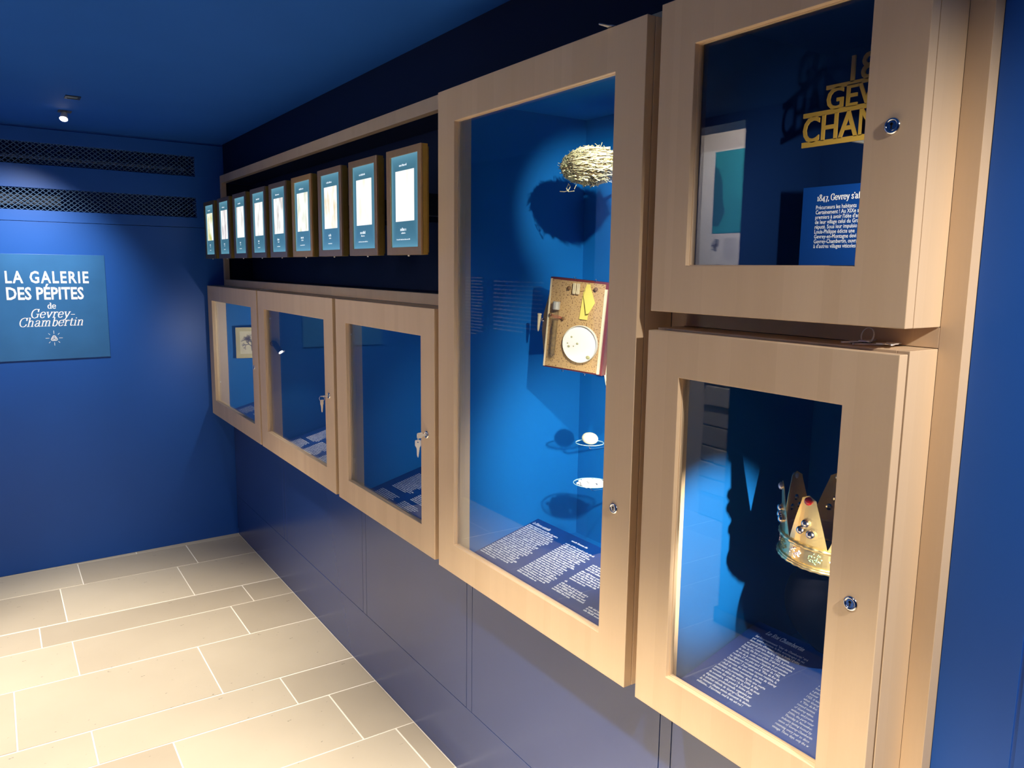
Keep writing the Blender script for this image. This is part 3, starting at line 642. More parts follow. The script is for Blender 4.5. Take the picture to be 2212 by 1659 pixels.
# ---------------------------------------------------------------- nine small brass screens
BR = []
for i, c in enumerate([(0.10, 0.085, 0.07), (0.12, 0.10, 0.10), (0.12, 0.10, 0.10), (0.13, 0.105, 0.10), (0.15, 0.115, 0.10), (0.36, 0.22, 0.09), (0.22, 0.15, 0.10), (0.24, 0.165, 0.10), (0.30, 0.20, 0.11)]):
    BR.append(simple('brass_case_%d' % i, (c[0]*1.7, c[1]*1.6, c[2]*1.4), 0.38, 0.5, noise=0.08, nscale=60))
BRSIDE = simple('brushed_brass_side', (0.50, 0.36, 0.10), 0.36, 0.85, noise=0.1, nscale=50)
def screen_mat():
    m, nt, b = newmat('lit_teal_screen')
    tc = nt.nodes.new('ShaderNodeTexCoord'); sp = nt.nodes.new('ShaderNodeSeparateXYZ'); nt.links.new(tc.outputs['Generated'], sp.inputs[0])
    def edge(o):
        s = nt.nodes.new('ShaderNodeMath'); s.operation = 'SUBTRACT'; s.inputs[1].default_value = 0.5
        a = nt.nodes.new('ShaderNodeMath'); a.operation = 'ABSOLUTE'; p = nt.nodes.new('ShaderNodeMath'); p.operation = 'MULTIPLY'; p.inputs[1].default_value = 2
        q = nt.nodes.new('ShaderNodeMath'); q.operation = 'POWER'; q.inputs[1].default_value = 7
        nt.links.new(o, s.inputs[0]); nt.links.new(s.outputs[0], a.inputs[0]); nt.links.new(a.outputs[0], p.inputs[0]); nt.links.new(p.outputs[0], q.inputs[0]); return q.outputs[0]
    mx = nt.nodes.new('ShaderNodeMath'); mx.operation = 'MAXIMUM'; nt.links.new(edge(sp.outputs[1]), mx.inputs[0]); nt.links.new(edge(sp.outputs[2]), mx.inputs[1])
    c = nt.nodes.new('ShaderNodeMix'); c.data_type = 'RGBA'; c.inputs['A'].default_value = (0.055, 0.165, 0.235, 1); c.inputs['B'].default_value = (0.13, 0.34, 0.45, 1)
    nt.links.new(mx.outputs[0], c.inputs['Factor']); nt.links.new(c.outputs['Result'], b.inputs['Emission Color']); b.inputs['Emission Strength'].default_value = 1.0
    b.inputs['Base Color'].default_value = (0.01, 0.02, 0.03, 1); b.inputs['Roughness'].default_value = 0.2
    return m
SCR = screen_mat()
def photo_mat(i):
    m, nt, b = newmat('lit_photo_%d' % i)
    tc = nt.nodes.new('ShaderNodeTexCoord'); mp = nt.nodes.new('ShaderNodeMapping'); mp.inputs['Location'].default_value = (0, i*3.1, i*1.7)
    mp.inputs['Scale'].default_value = (1, 28, 13)
    n = nt.nodes.new('ShaderNodeTexNoise'); n.inputs['Scale'].default_value = 1.0; n.inputs['Detail'].default_value = 4
    nt.links.new(tc.outputs['Object'], mp.inputs[0]); nt.links.new(mp.outputs[0], n.inputs[0])
    cr = nt.nodes.new('ShaderNodeValToRGB'); e = cr.color_ramp.elements
    tint = [(0.5, 0.5, 0.05), (0.45, 0.38, 0.4), (0.6, 0.58, 0.55), (0.6, 0.58, 0.55), (0.5, 0.45, 0.42), (0.6, 0.62, 0.45), (0.75, 0.62, 0.38), (0.85, 0.85, 0.7), (0.85, 0.85, 0.78)][i]
    e[0].position = 0.30; e[0].color = (*tint, 1); e[1].position = 0.56; e[1].color = (0.97, 0.98, 0.96, 1)
    nt.links.new(n.outputs['Fac'], cr.inputs[0]); nt.links.new(cr.outputs[0], b.inputs['Emission Color']); b.inputs['Emission Strength'].default_value = 1.15
    b.inputs['Base Color'].default_value = (0.02, 0.02, 0.02, 1); return m
SCRTXT = simple('lit_screen_text', (0.3, 0.3, 0.3), 0.5, emit=(0.8, 0.92, 1.0), es=0.9)
SY = [4.3447, 4.0543, 3.7655, 3.4748, 3.2060, 2.9239, 2.6452, 2.3670, 2.0867]
order = ['farthest of the nine small screens, nearest the end wall', 'second small screen from the end wall, overlapping the far post of the wooden surround', 'third small screen from the end wall, purplish white photo in a dark brass frame',
 'fourth small screen from the end wall, faint grey photo', 'middle one of the nine small screens, violet-tinted frame', 'small screen in the brightest orange brass frame, fourth from the tall case',
 'third small screen from the tall case, photo of a pale building', 'second small screen from the tall case, almost white photo', 'nearest of the nine small screens, right beside the tall case']
XSF, SW, SH = -0.150, 0.213, 0.2885
for i, yl in enumerate(SY):
    t = thing('screen', order[i], 'screen', (XSF, yl-SW/2, 1.586), group='row of brass framed screens')
    d = SW/2; 
    dl, dr, db, dt = d-0.028, -d+0.019, 0.0215, SH-0.0195
    bm = frame_bm(-d, d, 0, SH, dr, dl, db, dt, 0.0, 0.006)
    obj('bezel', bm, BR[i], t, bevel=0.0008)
    sh = boxes('shell', [(0.006, 0.0225, -d, d, 0, SH), (0.0225, 0.028, -d+0.006, d-0.006, 0.006, SH-0.006)], BRSIDE, t, 0.001)
    box('display', (0.0035, 0.0058, dr-0.001, dl+0.001, db-0.001, dt+0.001), SCR, t)
    bm = bmesh.new(); prism(bm, [(d-0.055, 0.092), (-d+0.045, 0.092), (-d+0.045, SH-0.060), (d-0.055, SH-0.060)], 0.0033, 0.0025, lambda a, b, h: (h, a, b)); obj('photo', bm, photo_mat(i), t)
    bm = bmesh.new(); yc = 0.005
    ux_, uz_ = (0, -1, 0), (0, 0, 1)
    word_lines(bm, (0.003, yc+0.024, SH-0.048), ux_, uz_, 0.048, 0.006, 1, 0.0050, seed=i, ragged=0, last=1, depth=0.0001)
    wn = [0.018, 0.02, 0.02, 0.02, 0.028, 0.032, 0.026, 0.042, 0.038][i]
    word_lines(bm, (0.003, yc+wn/2, 0.066), ux_, uz_, wn, 0.006, 1, 0.0075, seed=i+30, ragged=0, last=1, depth=0.0001)
    word_lines(bm, (0.003, yc+wn/3, 0.058), ux_, uz_, wn*0.7, 0.006, 1, 0.0040, seed=i+60, ragged=0, last=1, depth=0.0001)
    wf = [0.03, 0.03, 0.035, 0.035, 0.04, 0.05, 0.035, 0.07, 0.085][i]
    word_lines(bm, (0.003, yc+wf/2, 0.041), ux_, uz_, wf, 0.006, 1, 0.0030, seed=i+90, ragged=0, last=1, depth=0.0001)
    tag(obj('caption', bm, SCRTXT, t), kind='stuff')
    boxes('mount', [(0.028, 0.2795, -0.02, 0.02, 0.11, 0.17)], NICHE, t)
    bm = bmesh.new(); lathe(bm, [(0.0028, 0.0), (0.0028, -0.0035), (0.0015, -0.0042)], 10, 'z', c=(0.008, -0.018, 0)); obj('thumb_screw', bm, STEEL, t)

# ---------------------------------------------------------------- keys
def key_bm(L=0.047, W=0.0165):
    """flat key in the local xz plane, hole at the origin, blade down -z"""
    bm = bmesh.new(); r = 0.0022
    out = [(-W/2, 0.003), (-W/2+0.002, 0.0055), (W/2-0.002, 0.0055), (W/2, 0.003), (W/2, -0.010), (W/2-0.0025, -0.0145), (0.0045, -0.0165), (0.0042, -0.020)]
    z = -0.020; right = []
    k = 0
    while z > -L+0.006:
        z -= 0.0028; right.append((0.0042-0.0006*(k % 2)-0.0011*k*0.35, z)); k += 1
    tip = [(0.0008, -L+0.002), (-0.0012, -L+0.003)]
    left = [(-0.0028, -L+0.009), (-0.0036, -0.020), (-0.0045, -0.0165), (-W/2+0.0025, -0.0145), (-W/2, -0.010)]
    poly = out+right+tip+left
    n = 12; inner = [(r*math.cos(2*PI*i/n), r*math.sin(2*PI*i/n)-0.0005) for i in range(n)]
    th = 0.0009
    for s in (-th, th):
        o_ = [bm.verts.new((a, s, b)) for a, b in poly]; i_ = [bm.verts.new((a, s, b)) for a, b in inner]
        es = [bm.edges.new((o_[i], o_[(i+1) % len(o_)])) for i in range(len(o_))]+[bm.edges.new((i_[i], i_[(i+1) % n])) for i in range(n)]
        bmesh.ops.triangle_fill(bm, edges=es, use_beauty=True)
        if s < 0: A, B = o_, i_
        else:
            for P, Q in ((A, o_), (B, i_)):
                for i in range(len(P)): bm.faces.new((P[i], P[(i+1) % len(P)], Q[(i+1) % len(P)], Q[i]))
    bmesh.ops.recalc_face_normals(bm, faces=bm.faces[:]); return bm
def key_in_lock(label, x, y, z, flat):
    t = thing('key_ring', label, 'keys', (x, y, z))
    bm = bmesh.new()
    # key standing out of the lock towards the room (-x)
    quad_box(bm, -0.010, 0.002, -0.0009, 0.0009, -0.0035, 0.0035)
    poly = [(-0.010, 0.0045), (-0.0125, 0.0080), (-0.0255, 0.0080), (-0.028, 0.0055), (-0.028, -0.0055), (-0.0255, -0.0080), (-0.0125, -0.0080), (-0.010, -0.0045)]
    prism(bm, poly, -0.001, 0.001, lambda a, b, h: (a, h, b))
    obj('inserted_key', bm, STEEL, t, rot=((PI/2 if flat else 0), 0, 0), bevel=0.0003, seg=1)
    rr = 0.0095 if flat else 0.009
    cz = -rr+0.001
    axes = ((1, 0, 0), (0, 0.2, 0.98)) if flat else ((0.35, 0.93, 0), (0, 0, 1))
    bm = bmesh.new(); tube(bm, ring_pts((-0.0245, 0, cz), rr, axes, 30), 0.0007, 6, True); obj('ring', bm, STEEL, t, smooth=True)
    bm = key_bm(0.047 if not flat else 0.042, 0.0165 if not flat else 0.014)
    obj('hanging_key', bm, STEEL, t, (-0.0245, 0.001, cz-rr-0.001), (0, 0, math.radians(-20 if not flat else 25)))
    return t
key_in_lock('keys on a ring, one turned edge-on in the lock of the case with the spotlight', FS-0.003, 2.6714, 1.0885, True)
key_in_lock('keys in the lock of the case beside the tall one, brilliant white hanging key', FS-0.003, 1.9113, 1.0851, False)
def flat_keys(name, label, loc, spread, n, ring=None, seed=1):
    t = thing(name, label, 'keys', loc); rd = random.Random(seed)
    for i in range(n):
        y = spread*(0.5-(i+0.5)/n); a = rd.uniform(-0.5, 0.5)+(PI/2 if i % 2 else -PI/2)
        obj('key', key_bm(0.040, 0.016), STEEL, t, (rd.uniform(-0.008, 0.008), y, 0.0012+0.0019*(i % 3)), (PI/2, 0, a))
    if ring:
        bm = bmesh.new(); tube(bm, ring_pts((0.0, ring[0], 0.0125), 0.0118, ((0.25, 0.97, 0), (0.25, 0, 0.96)), 34), 0.0006, 6, True)
        tube(bm, ring_pts((0.0015, ring[0]+0.002, 0.0125), 0.0116, ((0.25, 0.97, 0), (0.3, 0, 0.95)), 34), 0.0006, 6, True)
        obj('ring', bm, STEEL, t, smooth=True)
    return t
flat_keys('key_bunch', 'bunch of keys with an upright ring lying on top of the crown case', (-0.052, 0.642, 1.4481), 0.078, 6, (0.006,), 3)
flat_keys('key_bunch', 'tiny pair of keys lying on top of the farthest small case', (-0.062, 3.60, 1.4420), 0.03, 2, None, 5)
flat_keys('key_bunch', 'keys lying almost unseen on top of the tall case', (-0.098, 1.18, 1.9985), 0.03, 2, None, 6)

# ---------------------------------------------------------------- spotlight inside the second small case
sl = thing('case_spotlight', 'black swivelling spotlight on the wooden side inside a small case', 'lamp', (-0.058, 3.5226, 1.203))
bm = bmesh.new(); lathe(bm, [(0.013, 0.0), (0.013, -0.010), (0.009, -0.013), (0.006, -0.022)], 20, 'y'); obj('base', bm, BLACKMETAL, sl, smooth=False)
q = Vector((0.36, -0.60, -0.72)).normalized().to_track_quat('Z', 'Y').to_euler()
bm = bmesh.new(); lathe(bm, [(0.0120, -0.014), (0.0125, -0.012), (0.0125, 0.040), (0.0105, 0.041)], 22, 'z'); hd = obj('head', bm, BLACKMETAL, sl, (0.004, -0.030, -0.006), q)
bm = bmesh.new(); lathe(bm, [(0.0100, 0.0405), (0.0100, 0.0418)], 20, 'z'); obj('lamp_face', bm, LAMP, hd)

# ---------------------------------------------------------------- framed print in the farthest case
fp = thing('framed_print', 'pale gold framed print of a dark vine, inside the farthest small case', 'picture', (0.075, 4.40, 1.127), (0, 0, math.radians(-14)))
bm = bmesh.new()
quad_box(bm, -0.072, 0.085, -0.004, 0.004, -0.086, 0.086)
obj('frame', bm, simple('pale_gold_mount', (0.55, 0.45, 0.15), 0.5), fp, bevel=0.0015)
box('sheet', (-0.050, 0.066, -0.0055, -0.004, -0.062, 0.064), simple('cream_paper', (0.72, 0.62, 0.38), 0.8, noise=0.08), fp)
bm = bmesh.new(); rv = random.Random(12)
def branch(p, a, L, w, d):
    if d == 0: return
    q2 = (p[0]+L*math.cos(a), p[1]+L*math.sin(a)); n = (-math.sin(a)*w, math.cos(a)*w)
    bm.faces.new([bm.verts.new((x, -0.0058-0.00002*d, z)) for x, z in ((p[0]-n[0], p[1]-n[1]), (q2[0]-n[0], q2[1]-n[1]), (q2[0]+n[0], q2[1]+n[1]), (p[0]+n[0], p[1]+n[1]))])
    for _ in range(3 if d > 2 else 2): branch(q2, a+rv.uniform(-1.0, 1.0), L*rv.uniform(0.6, 0.9), w*0.75, d-1)
branch((0.012, -0.045), 1.6, 0.026, 0.0026, 6)
obj('drawing', bm, simple('brown_ink', (0.10, 0.07, 0.03), 0.8), fp)

# ================================================================ CONTENTS OF THE TALL CASE
# bird's nest
nest = thing('bird_nest', 'straw bird nest tied with twine, high in the tall case', 'nest', (0.15, 1.538, 1.806))
bm = bmesh.new(); bmesh.ops.create_icosphere(bm, subdivisions=4, radius=1.0)
rn = random.Random(9)
from mathutils import noise as mn
for v in bm.verts:
    p = v.co.copy(); k = 0.97+0.22*mn.noise(p*2.3)+0.16*mn.noise(p*6)+0.08*mn.noise(p*14)
    v.co = Vector((p.x*0.060*k, p.y*0.078*k, p.z*0.040*k))
    if p.z > 0.45: v.co.z -= (p.z-0.45)*0.02
STRAW = simple('dry_straw', (0.50, 0.38, 0.17), 0.8, noise=0.45, nscale=160, bump=0.8)
obj('nest_body', bm, STRAW, nest)
STRAWL = simple('pale_straw_strands', (0.92, 0.78, 0.44), 0.7, noise=0.3, nscale=90)
def strands(n, seed, rmin, rmax, jit):
    r = random.Random(seed); bm = bmesh.new()
    for _ in range(n):
        a = r.uniform(0, 2*PI); z = r.uniform(-0.95, 0.98); ln = r.uniform(0.25, 1.3); tilt = r.uniform(-0.35, 0.35); rad = r.uniform(0.99, 1.09)
        pts = []
        for s in range(5):
            t_ = s/4; aa = a+ln*t_; zz_ = max(-1, min(1, z+tilt*t_)); c_ = math.sqrt(max(0.05, 1-zz_*zz_)); k = rad+jit*t_*t_*r.random()
            pts.append((0.060*k*c_*math.cos(aa), 0.078*k*c_*math.sin(aa), 0.041*k*zz_))
        tube(bm, pts, r.uniform(rmin, rmax), 3)
    return bm
tag(obj('straw', strands(620, 4, 0.0004, 0.0013, 0.20), STRAWL, nest), kind='stuff')
tag(obj('straw', strands(70, 15, 0.0016, 0.0026, 0.10), simple('cream_flat_straw', (0.95, 0.85, 0.55), 0.6, noise=0.2, nscale=60), nest), kind='stuff')
DARKSTRAW = simple('brown_straw_strands', (0.16, 0.11, 0.045), 0.8)
tag(obj('straw', strands(420, 8, 0.0004, 0.0009, 0.12), DARKSTRAW, nest), kind='stuff')
bm = bmesh.new()
for _ in range(420):
    a = rn.uniform(0.3, 3.0); z = rn.uniform(-0.8, 0.6); c_ = math.sqrt(1-z*z)
    ball(bm, (0.060*c_*math.cos(a)*1.06, 0.080*c_*math.sin(a)*1.08, 0.041*z*1.05), rn.uniform(0.0012, 0.0038), 6)
tag(obj('moss', bm, simple('grey_green_moss', (0.42, 0.46, 0.27), 0.9, noise=0.4, nscale=80), nest), kind='stuff')
bm = bmesh.new()
for j, da in enumerate((0, 0.10)):
    tube(bm, [(-0.064*math.cos(0.55+da)*math.sqrt(max(0, 1-(s/9)**2*0.98)), -0.0, 0) for s in range(1)]+[( -0.0655*math.sqrt(max(0.02, 1-(s/8)**2)), -0.012-0.012*j+0.001*s, 0.0435*s/8) for s in range(-7, 8)], 0.0012, 5) if False else tube(bm, [(-0.0655*math.sqrt(max(0.02, 1-(s/8)**2)), 0.004-0.012*j+0.0008*s, 0.0435*s/8) for s in range(-7, 8)], 0.0011, 5)
obj('twine', bm, simple('dark_twine', (0.09, 0.055, 0.02), 0.7), nest)
bm = bmesh.new()
tube(bm, [(-0.03, 0.052, -0.040), (-0.032, 0.04, -0.048), (-0.034, 0.046, -0.058), (-0.034, 0.062, -0.0600), (-0.033, 0.082, -0.0575)], 0.0010, 4)
tube(bm, [(-0.03, 0.050, -0.042), (-0.033, 0.055, -0.052), (-0.034, 0.045, -0.061), (-0.036, 0.020, -0.061)], 0.0012, 4)
tube(bm, [(-0.035, 0.012, -0.046), (-0.037, 0.018, -0.057)], 0.0007, 4)
for p in ([(0.0, 0.05, 0.030), (-0.004, 0.045, 0.046), (-0.004, 0.032, 0.049)], [(0, 0.02, 0.034), (0, 0.012, 0.05)], [(-0.01, 0.0, 0.036), (-0.012, -0.02, 0.044), (-0.012, 0.018, 0.05)], [(0, -0.03, 0.034), (0, -0.04, 0.052)], [(-0.01, -0.05, 0.034), (-0.01, -0.025, 0.05)]):
    tube(bm, p, 0.0007, 4)
tag(obj('twig', bm, STRAWL, nest), kind='stuff')
box('bracket', (0.050, 0.2135, -0.003, 0.003, -0.003, 0.003), STEEL, nest)

# cork-lined specimen box, turned towards the room and leaning a little
BXR = (math.radians(4.6), 0, math.radians(27))
cb = thing('specimen_box', 'cork lined box hung in the tall case, dark red edge and tan flap', 'box', (0.165, 1.606, 1.404), BXR)
REDL = simple('dark_red_leather', (0.16, 0.025, 0.02), 0.5, noise=0.2)
TAN = simple('tan_card_edge', (0.55, 0.33, 0.10), 0.6)
CREAM = simple('cream_card', (0.80, 0.68, 0.42), 0.7)
box('backing', (0.004, 0.030, -0.089, 0.085, -0.121, 0.122), REDL, cb, 0.001)
ck = box('cork_board', (0.0, 0.004, -0.075, 0.078, -0.1165, 0.1165), None, cb, 0.0004)
cork = bpy.data.materials.new('speckled_cork'); cork.use_nodes = True
nt = cork.node_tree; b = nt.nodes['Principled BSDF']; tc = nt.nodes.new('ShaderNodeTexCoord'); n = nt.nodes.new('ShaderNodeTexNoise'); n.inputs['Scale'].default_value = 260; n.inputs['Detail'].default_value = 3
cr = nt.nodes.new('ShaderNodeValToRGB'); cr.color_ramp.elements[0].position = 0.33; cr.color_ramp.elements[0].color = (0.16, 0.07, 0.015, 1); cr.color_ramp.elements[1].position = 0.45; cr.color_ramp.elements[1].color = (0.52, 0.33, 0.13, 1)
nt.links.new(tc.outputs['Object'], n.inputs[0]); nt.links.new(n.outputs['Fac'], cr.inputs[0]); nt.links.new(cr.outputs[0], b.inputs['Base Color']); b.inputs['Roughness'].default_value = 0.8
ck.data.materials.append(cork)
box('edge_strip', (-0.0015, 0.006, 0.078, 0.0825, -0.118, 0.118), CREAM, cb, 0.0005)
box('edge_strip', (-0.0025, 0.006, -0.0815, -0.075, -0.118, 0.104), CREAM, cb, 0.0005)
bm = bmesh.new(); prism(bm, [(0.083, 0.104), (0.115, 0.015), (0.115, -0.030), (0.086, -0.114)], -0.001, 0.001, lambda a, b, h: (0.012+h+(a-0.083)*0.9, a, b)); obj('side_flap', bm, TAN, cb)
bm = bmesh.new(); lathe(bm, [(0.0045, 0.002), (0.0066, 0.0), (0.0050, -0.003), (0.0052, -0.008), (0.0030, -0.042), (0.0008, -0.048)], 14, 'z')
obj('peg', bm, CREAM, cb, (0.030, 0.122, 0.016), smooth=True)
bm = bmesh.new(); lathe(bm, [(0.0052, 0.0), (0.0048, -0.004), (0.002, -0.006)], 14, 'x'); obj('press_stud', bm, CHROME, cb, (0.030, 0.108, 0.002), smooth=True)
for (y, z) in ((0.014, 0.1245), (-0.046, 0.1245), (0.024, -0.1235), (-0.040, -0.1235)):
    bm = bmesh.new(); tube(bm, ring_pts((0, 0, 0), 0.0028, ((0, 1, 0), (0, 0, 1)), 12), 0.0007, 5, True); obj('hook', bm, CHROME, cb, (0.002, y, z))
box('mounting_post', (0.030, 0.145, -0.02, 0.0, -0.02, 0.02), BLUECASE, cb)
CM = Matrix.Translation(cb.location) @ Euler(BXR).to_matrix().to_4x4()
def on_cork(name, label, cat, y, z):
    return thing(name, label, cat, CM @ Vector((-0.0002, y, z)), BXR)
tt = on_cork('test_tube', 'stoppered glass test tube strapped upright to the cork', 'test tube', 0.0540, -0.020)
bm = bmesh.new(); lathe(bm, [(0.0085, 0.062), (0.0085, -0.062), (0.007, -0.069), (0.002, -0.072)], 18, 'z', c=(-0.010, 0, 0)); obj('tube', bm, GLASS, tt, smooth=True)
bm = bmesh.new(); lathe(bm, [(0.0062, 0.030), (0.0064, -0.060), (0.003, -0.067)], 14, 'z', c=(-0.010, 0, 0))
obj('sample', bm, simple('brown_plant_sample', (0.25, 0.16, 0.06), 0.8, noise=0.6, nscale=120, bump=1.0), tt)
bm = bmesh.new(); lathe(bm, [(0.0092, 0.058), (0.0098, 0.061), (0.0098, 0.078), (0.0088, 0.079)], 18, 'z', c=(-0.010, 0, 0)); obj('stopper', bm, simple('aluminium_cap', (0.65, 0.62, 0.5), 0.4, 0.4), tt)
RUB = simple('red_rubber', (0.45, 0.08, 0.05), 0.6); PINW = simple('dark_wood_pin', (0.20, 0.10, 0.03), 0.5)
bm = bmesh.new()
for dz in (-0.001, 0.002, 0.005): tube(bm, [(-0.001, 0.017, 0.042), (-0.014, 0.010, 0.039+dz), (-0.0195, 0.0, 0.038+dz), (-0.014, -0.010, 0.0375+dz), (-0.001, -0.020, 0.036)], 0.0006, 5)
obj('rubber_band', bm, RUB, tt)
for y, z in ((0.0175, 0.042), (-0.0205, 0.036)):
    bm = bmesh.new(); lathe(bm, [(0.0018, 0.0), (0.0018, -0.004), (0.0044, -0.005), (0.0046, -0.007), (0.0028, -0.009)], 12, 'x', c=(0, y, z)); obj('pin', bm, PINW, tt, smooth=True)
dsh = on_cork('petri_dish', 'round white specimen dish fixed to the cork board', 'dish', -0.022, -0.045)
bm = bmesh.new(); lathe(bm, [(0.0495, 0.0), (0.0495, -0.009), (0.0485, -0.010), (0.0475, -0.009), (0.0475, -0.003)], 40, 'x', cap=False); obj('rim', bm, simple('clear_plastic_rim', (0.8, 0.78, 0.65), 0.2), dsh)
bm = bmesh.new(); lathe(bm, [(0.0475, -0.0015), (0.0475, -0.0045)], 40, 'x'); obj('filling', bm, simple('white_cotton', (0.92, 0.90, 0.82), 0.9, noise=0.04), dsh)
bm = bmesh.new()
for (y, z, s_) in ((0.026, 0.016, 0.003), (0.036, -0.002, 0.0024), (0.008, 0.0, 0.0034), (0.018, -0.008, 0.002), (0.032, -0.010, 0.0038), (-0.026, -0.032, 0.006)): ball(bm, (-0.0050, y, z), s_, 8, (0.5, 1, 0.8))
tag(obj('specimen', bm, simple('olive_grain', (0.45, 0.43, 0.2), 0.7), dsh), kind='stuff')
env = on_cork('paper_packet', 'folded yellow paper packet pinned to the cork', 'paper', -0.025, 0.070)
YEL = simple('yellow_paper', (0.78, 0.66, 0.13), 0.8)
bm = bmesh.new(); prism(bm, [(0.008, 0.020), (0.000, 0.043), (-0.010, 0.043), (-0.014, 0.0), (-0.010, -0.050), (0.013, -0.050)], -0.004, -0.0028, lambda a, b, h: (h, a, b)); obj('sheet', bm, YEL, env)
bm = bmesh.new(); prism(bm, [(0.005, 0.012), (0.001, 0.030), (-0.012, 0.035), (-0.030, -0.003), (-0.016, -0.032), (-0.009, -0.034), (-0.006, -0.022)], -0.010, -0.009, lambda a, b, h: (h+(b*0.10), a, b)); obj('flap', bm, YEL, env)
rl = on_cork('peg_line', 'string with two small wooden pegs across the top of the cork', 'string', -0.010, 0.096)
for y, z in ((0.034, 0.002), (-0.042, 0.006)):
    bm = bmesh.new(); lathe(bm, [(0.0018, 0.0), (0.0018, -0.004), (0.0050, -0.005), (0.0052, -0.008), (0.0030, -0.010)], 12, 'x', c=(0, y, z)); obj('pin', bm, PINW, rl, smooth=True)
bm = bmesh.new(); tube(bm, [(-0.006, 0.034, 0.002), (-0.006, 0.0, -0.002), (-0.006, -0.042, 0.006)], 0.0006, 5); obj('line', bm, TAN, rl)
for y in (0.018, 0.007):
    bm = bmesh.new(); prism(bm, [(0.0008, 0.016), (0.0032, 0.016), (0.0038, -0.008), (0.0028, -0.012), (0.0010, -0.012)], -0.010, -0.004, lambda a, b, h: (h, a, b)); prism(bm, [(-0.0008, 0.016), (-0.0032, 0.016), (-0.0038, -0.008), (-0.0028, -0.012), (-0.0010, -0.012)], -0.010, -0.004, lambda a, b, h: (h, a, b))
    obj('clothes_peg', bm, CREAM, rl, (0, y, 0))
bk = thing('paper_booklet', 'cream paper booklet half hidden behind the cork box', 'paper', (0.235, 1.560, 1.335), (math.radians(-12), 0, math.radians(27)))
boxes('page', [(0.0, 0.001, -0.045, 0.015, -0.10, 0.09), (0.0015, 0.0025, -0.047, 0.016, -0.098, 0.092)], CREAM, bk)
box('cover', (0.003, 0.0045, -0.048, 0.017, -0.101, 0.093), TAN, bk)

# glass dishes on pins
GLASSEDGE = simple('green_glass_edge', (0.45, 0.75, 0.72), 0.1, 0, 0.6)
def glass_dish(label, y, z, r, sag):
    t = thing('glass_dish', label, 'dish', (0.15, y, z))
    bm = bmesh.new(); P = [(0.002, -sag), (r*0.5, -sag*0.75), (r*0.85, -sag*0.25), (r, 0), (r, 0.0012), (r*0.85, -sag*0.25+0.0012), (r*0.5, -sag*0.75+0.0012), (0.002, -sag+0.0012)]
    lathe(bm, P, 36, 'z'); obj('bowl', bm, GLASS, t, smooth=True)
    bm = bmesh.new(); tube(bm, ring_pts((0, 0, 0.0006), r, ((1, 0, 0), (0, 1, 0)), 40), 0.0009, 6, True); obj('rim', bm, GLASSEDGE, t, smooth=True)
    bm = bmesh.new(); tube(bm, [(0, 0, -sag), (0, 0, -sag-0.006), (0.01, 0, -sag-0.010), (0.213, 0, -sag-0.010)], 0.0015, 8); obj('pin', bm, CHROME, t, smooth=True)
    return t
glass_dish('small glass dish holding one pale stone, upper of the two', 1.514, 1.108, 0.036, 0.007)
eg = thing('pale_stone', 'smooth pale green stone resting in the upper glass dish', 'stone', (0.15, 1.514, 1.103))
bm = bmesh.new(); bmesh.ops.create_icosphere(bm, subdivisions=4, radius=1)
for v in bm.verts:
    p = v.co; v.co = Vector((p.x*0.019, p.y*0.0245, 0.017+p.z*0.0155))
    if p.z < 0.1 and abs(p.y+0.25) < 0.3 and p.x < 0: v.co.x += 0.006*(1-abs(p.y+0.25)/0.3)
obj('stone_body', bm, simple('pale_celadon_stone', (0.80, 0.78, 0.50), 0.45, noise=0.05), eg, smooth=True)
glass_dish('small glass dish heaped with white shell pieces, lower of the two', 1.502, 1.004, 0.047, 0.012)
hp_ = thing('shell_heap', 'heap of white shell pieces in the lower glass dish', 'shells', (0.15, 1.502, 0.995))
bm = bmesh.new(); rh = random.Random(21)
for _ in range(120):
    a = rh.uniform(0, 2*PI); rr = 0.036*math.sqrt(rh.random()); z = 0.006+rh.random()*0.016*(1-rr/0.042)
    ball(bm, (rr*math.cos(a), rr*math.sin(a), z), rh.uniform(0.004, 0.0075), 8, (1, rh.uniform(0.7, 1.2), 0.6))
tag(obj('shells', bm, simple('white_shell', (0.93, 0.92, 0.86), 0.5), hp_), kind='stuff')

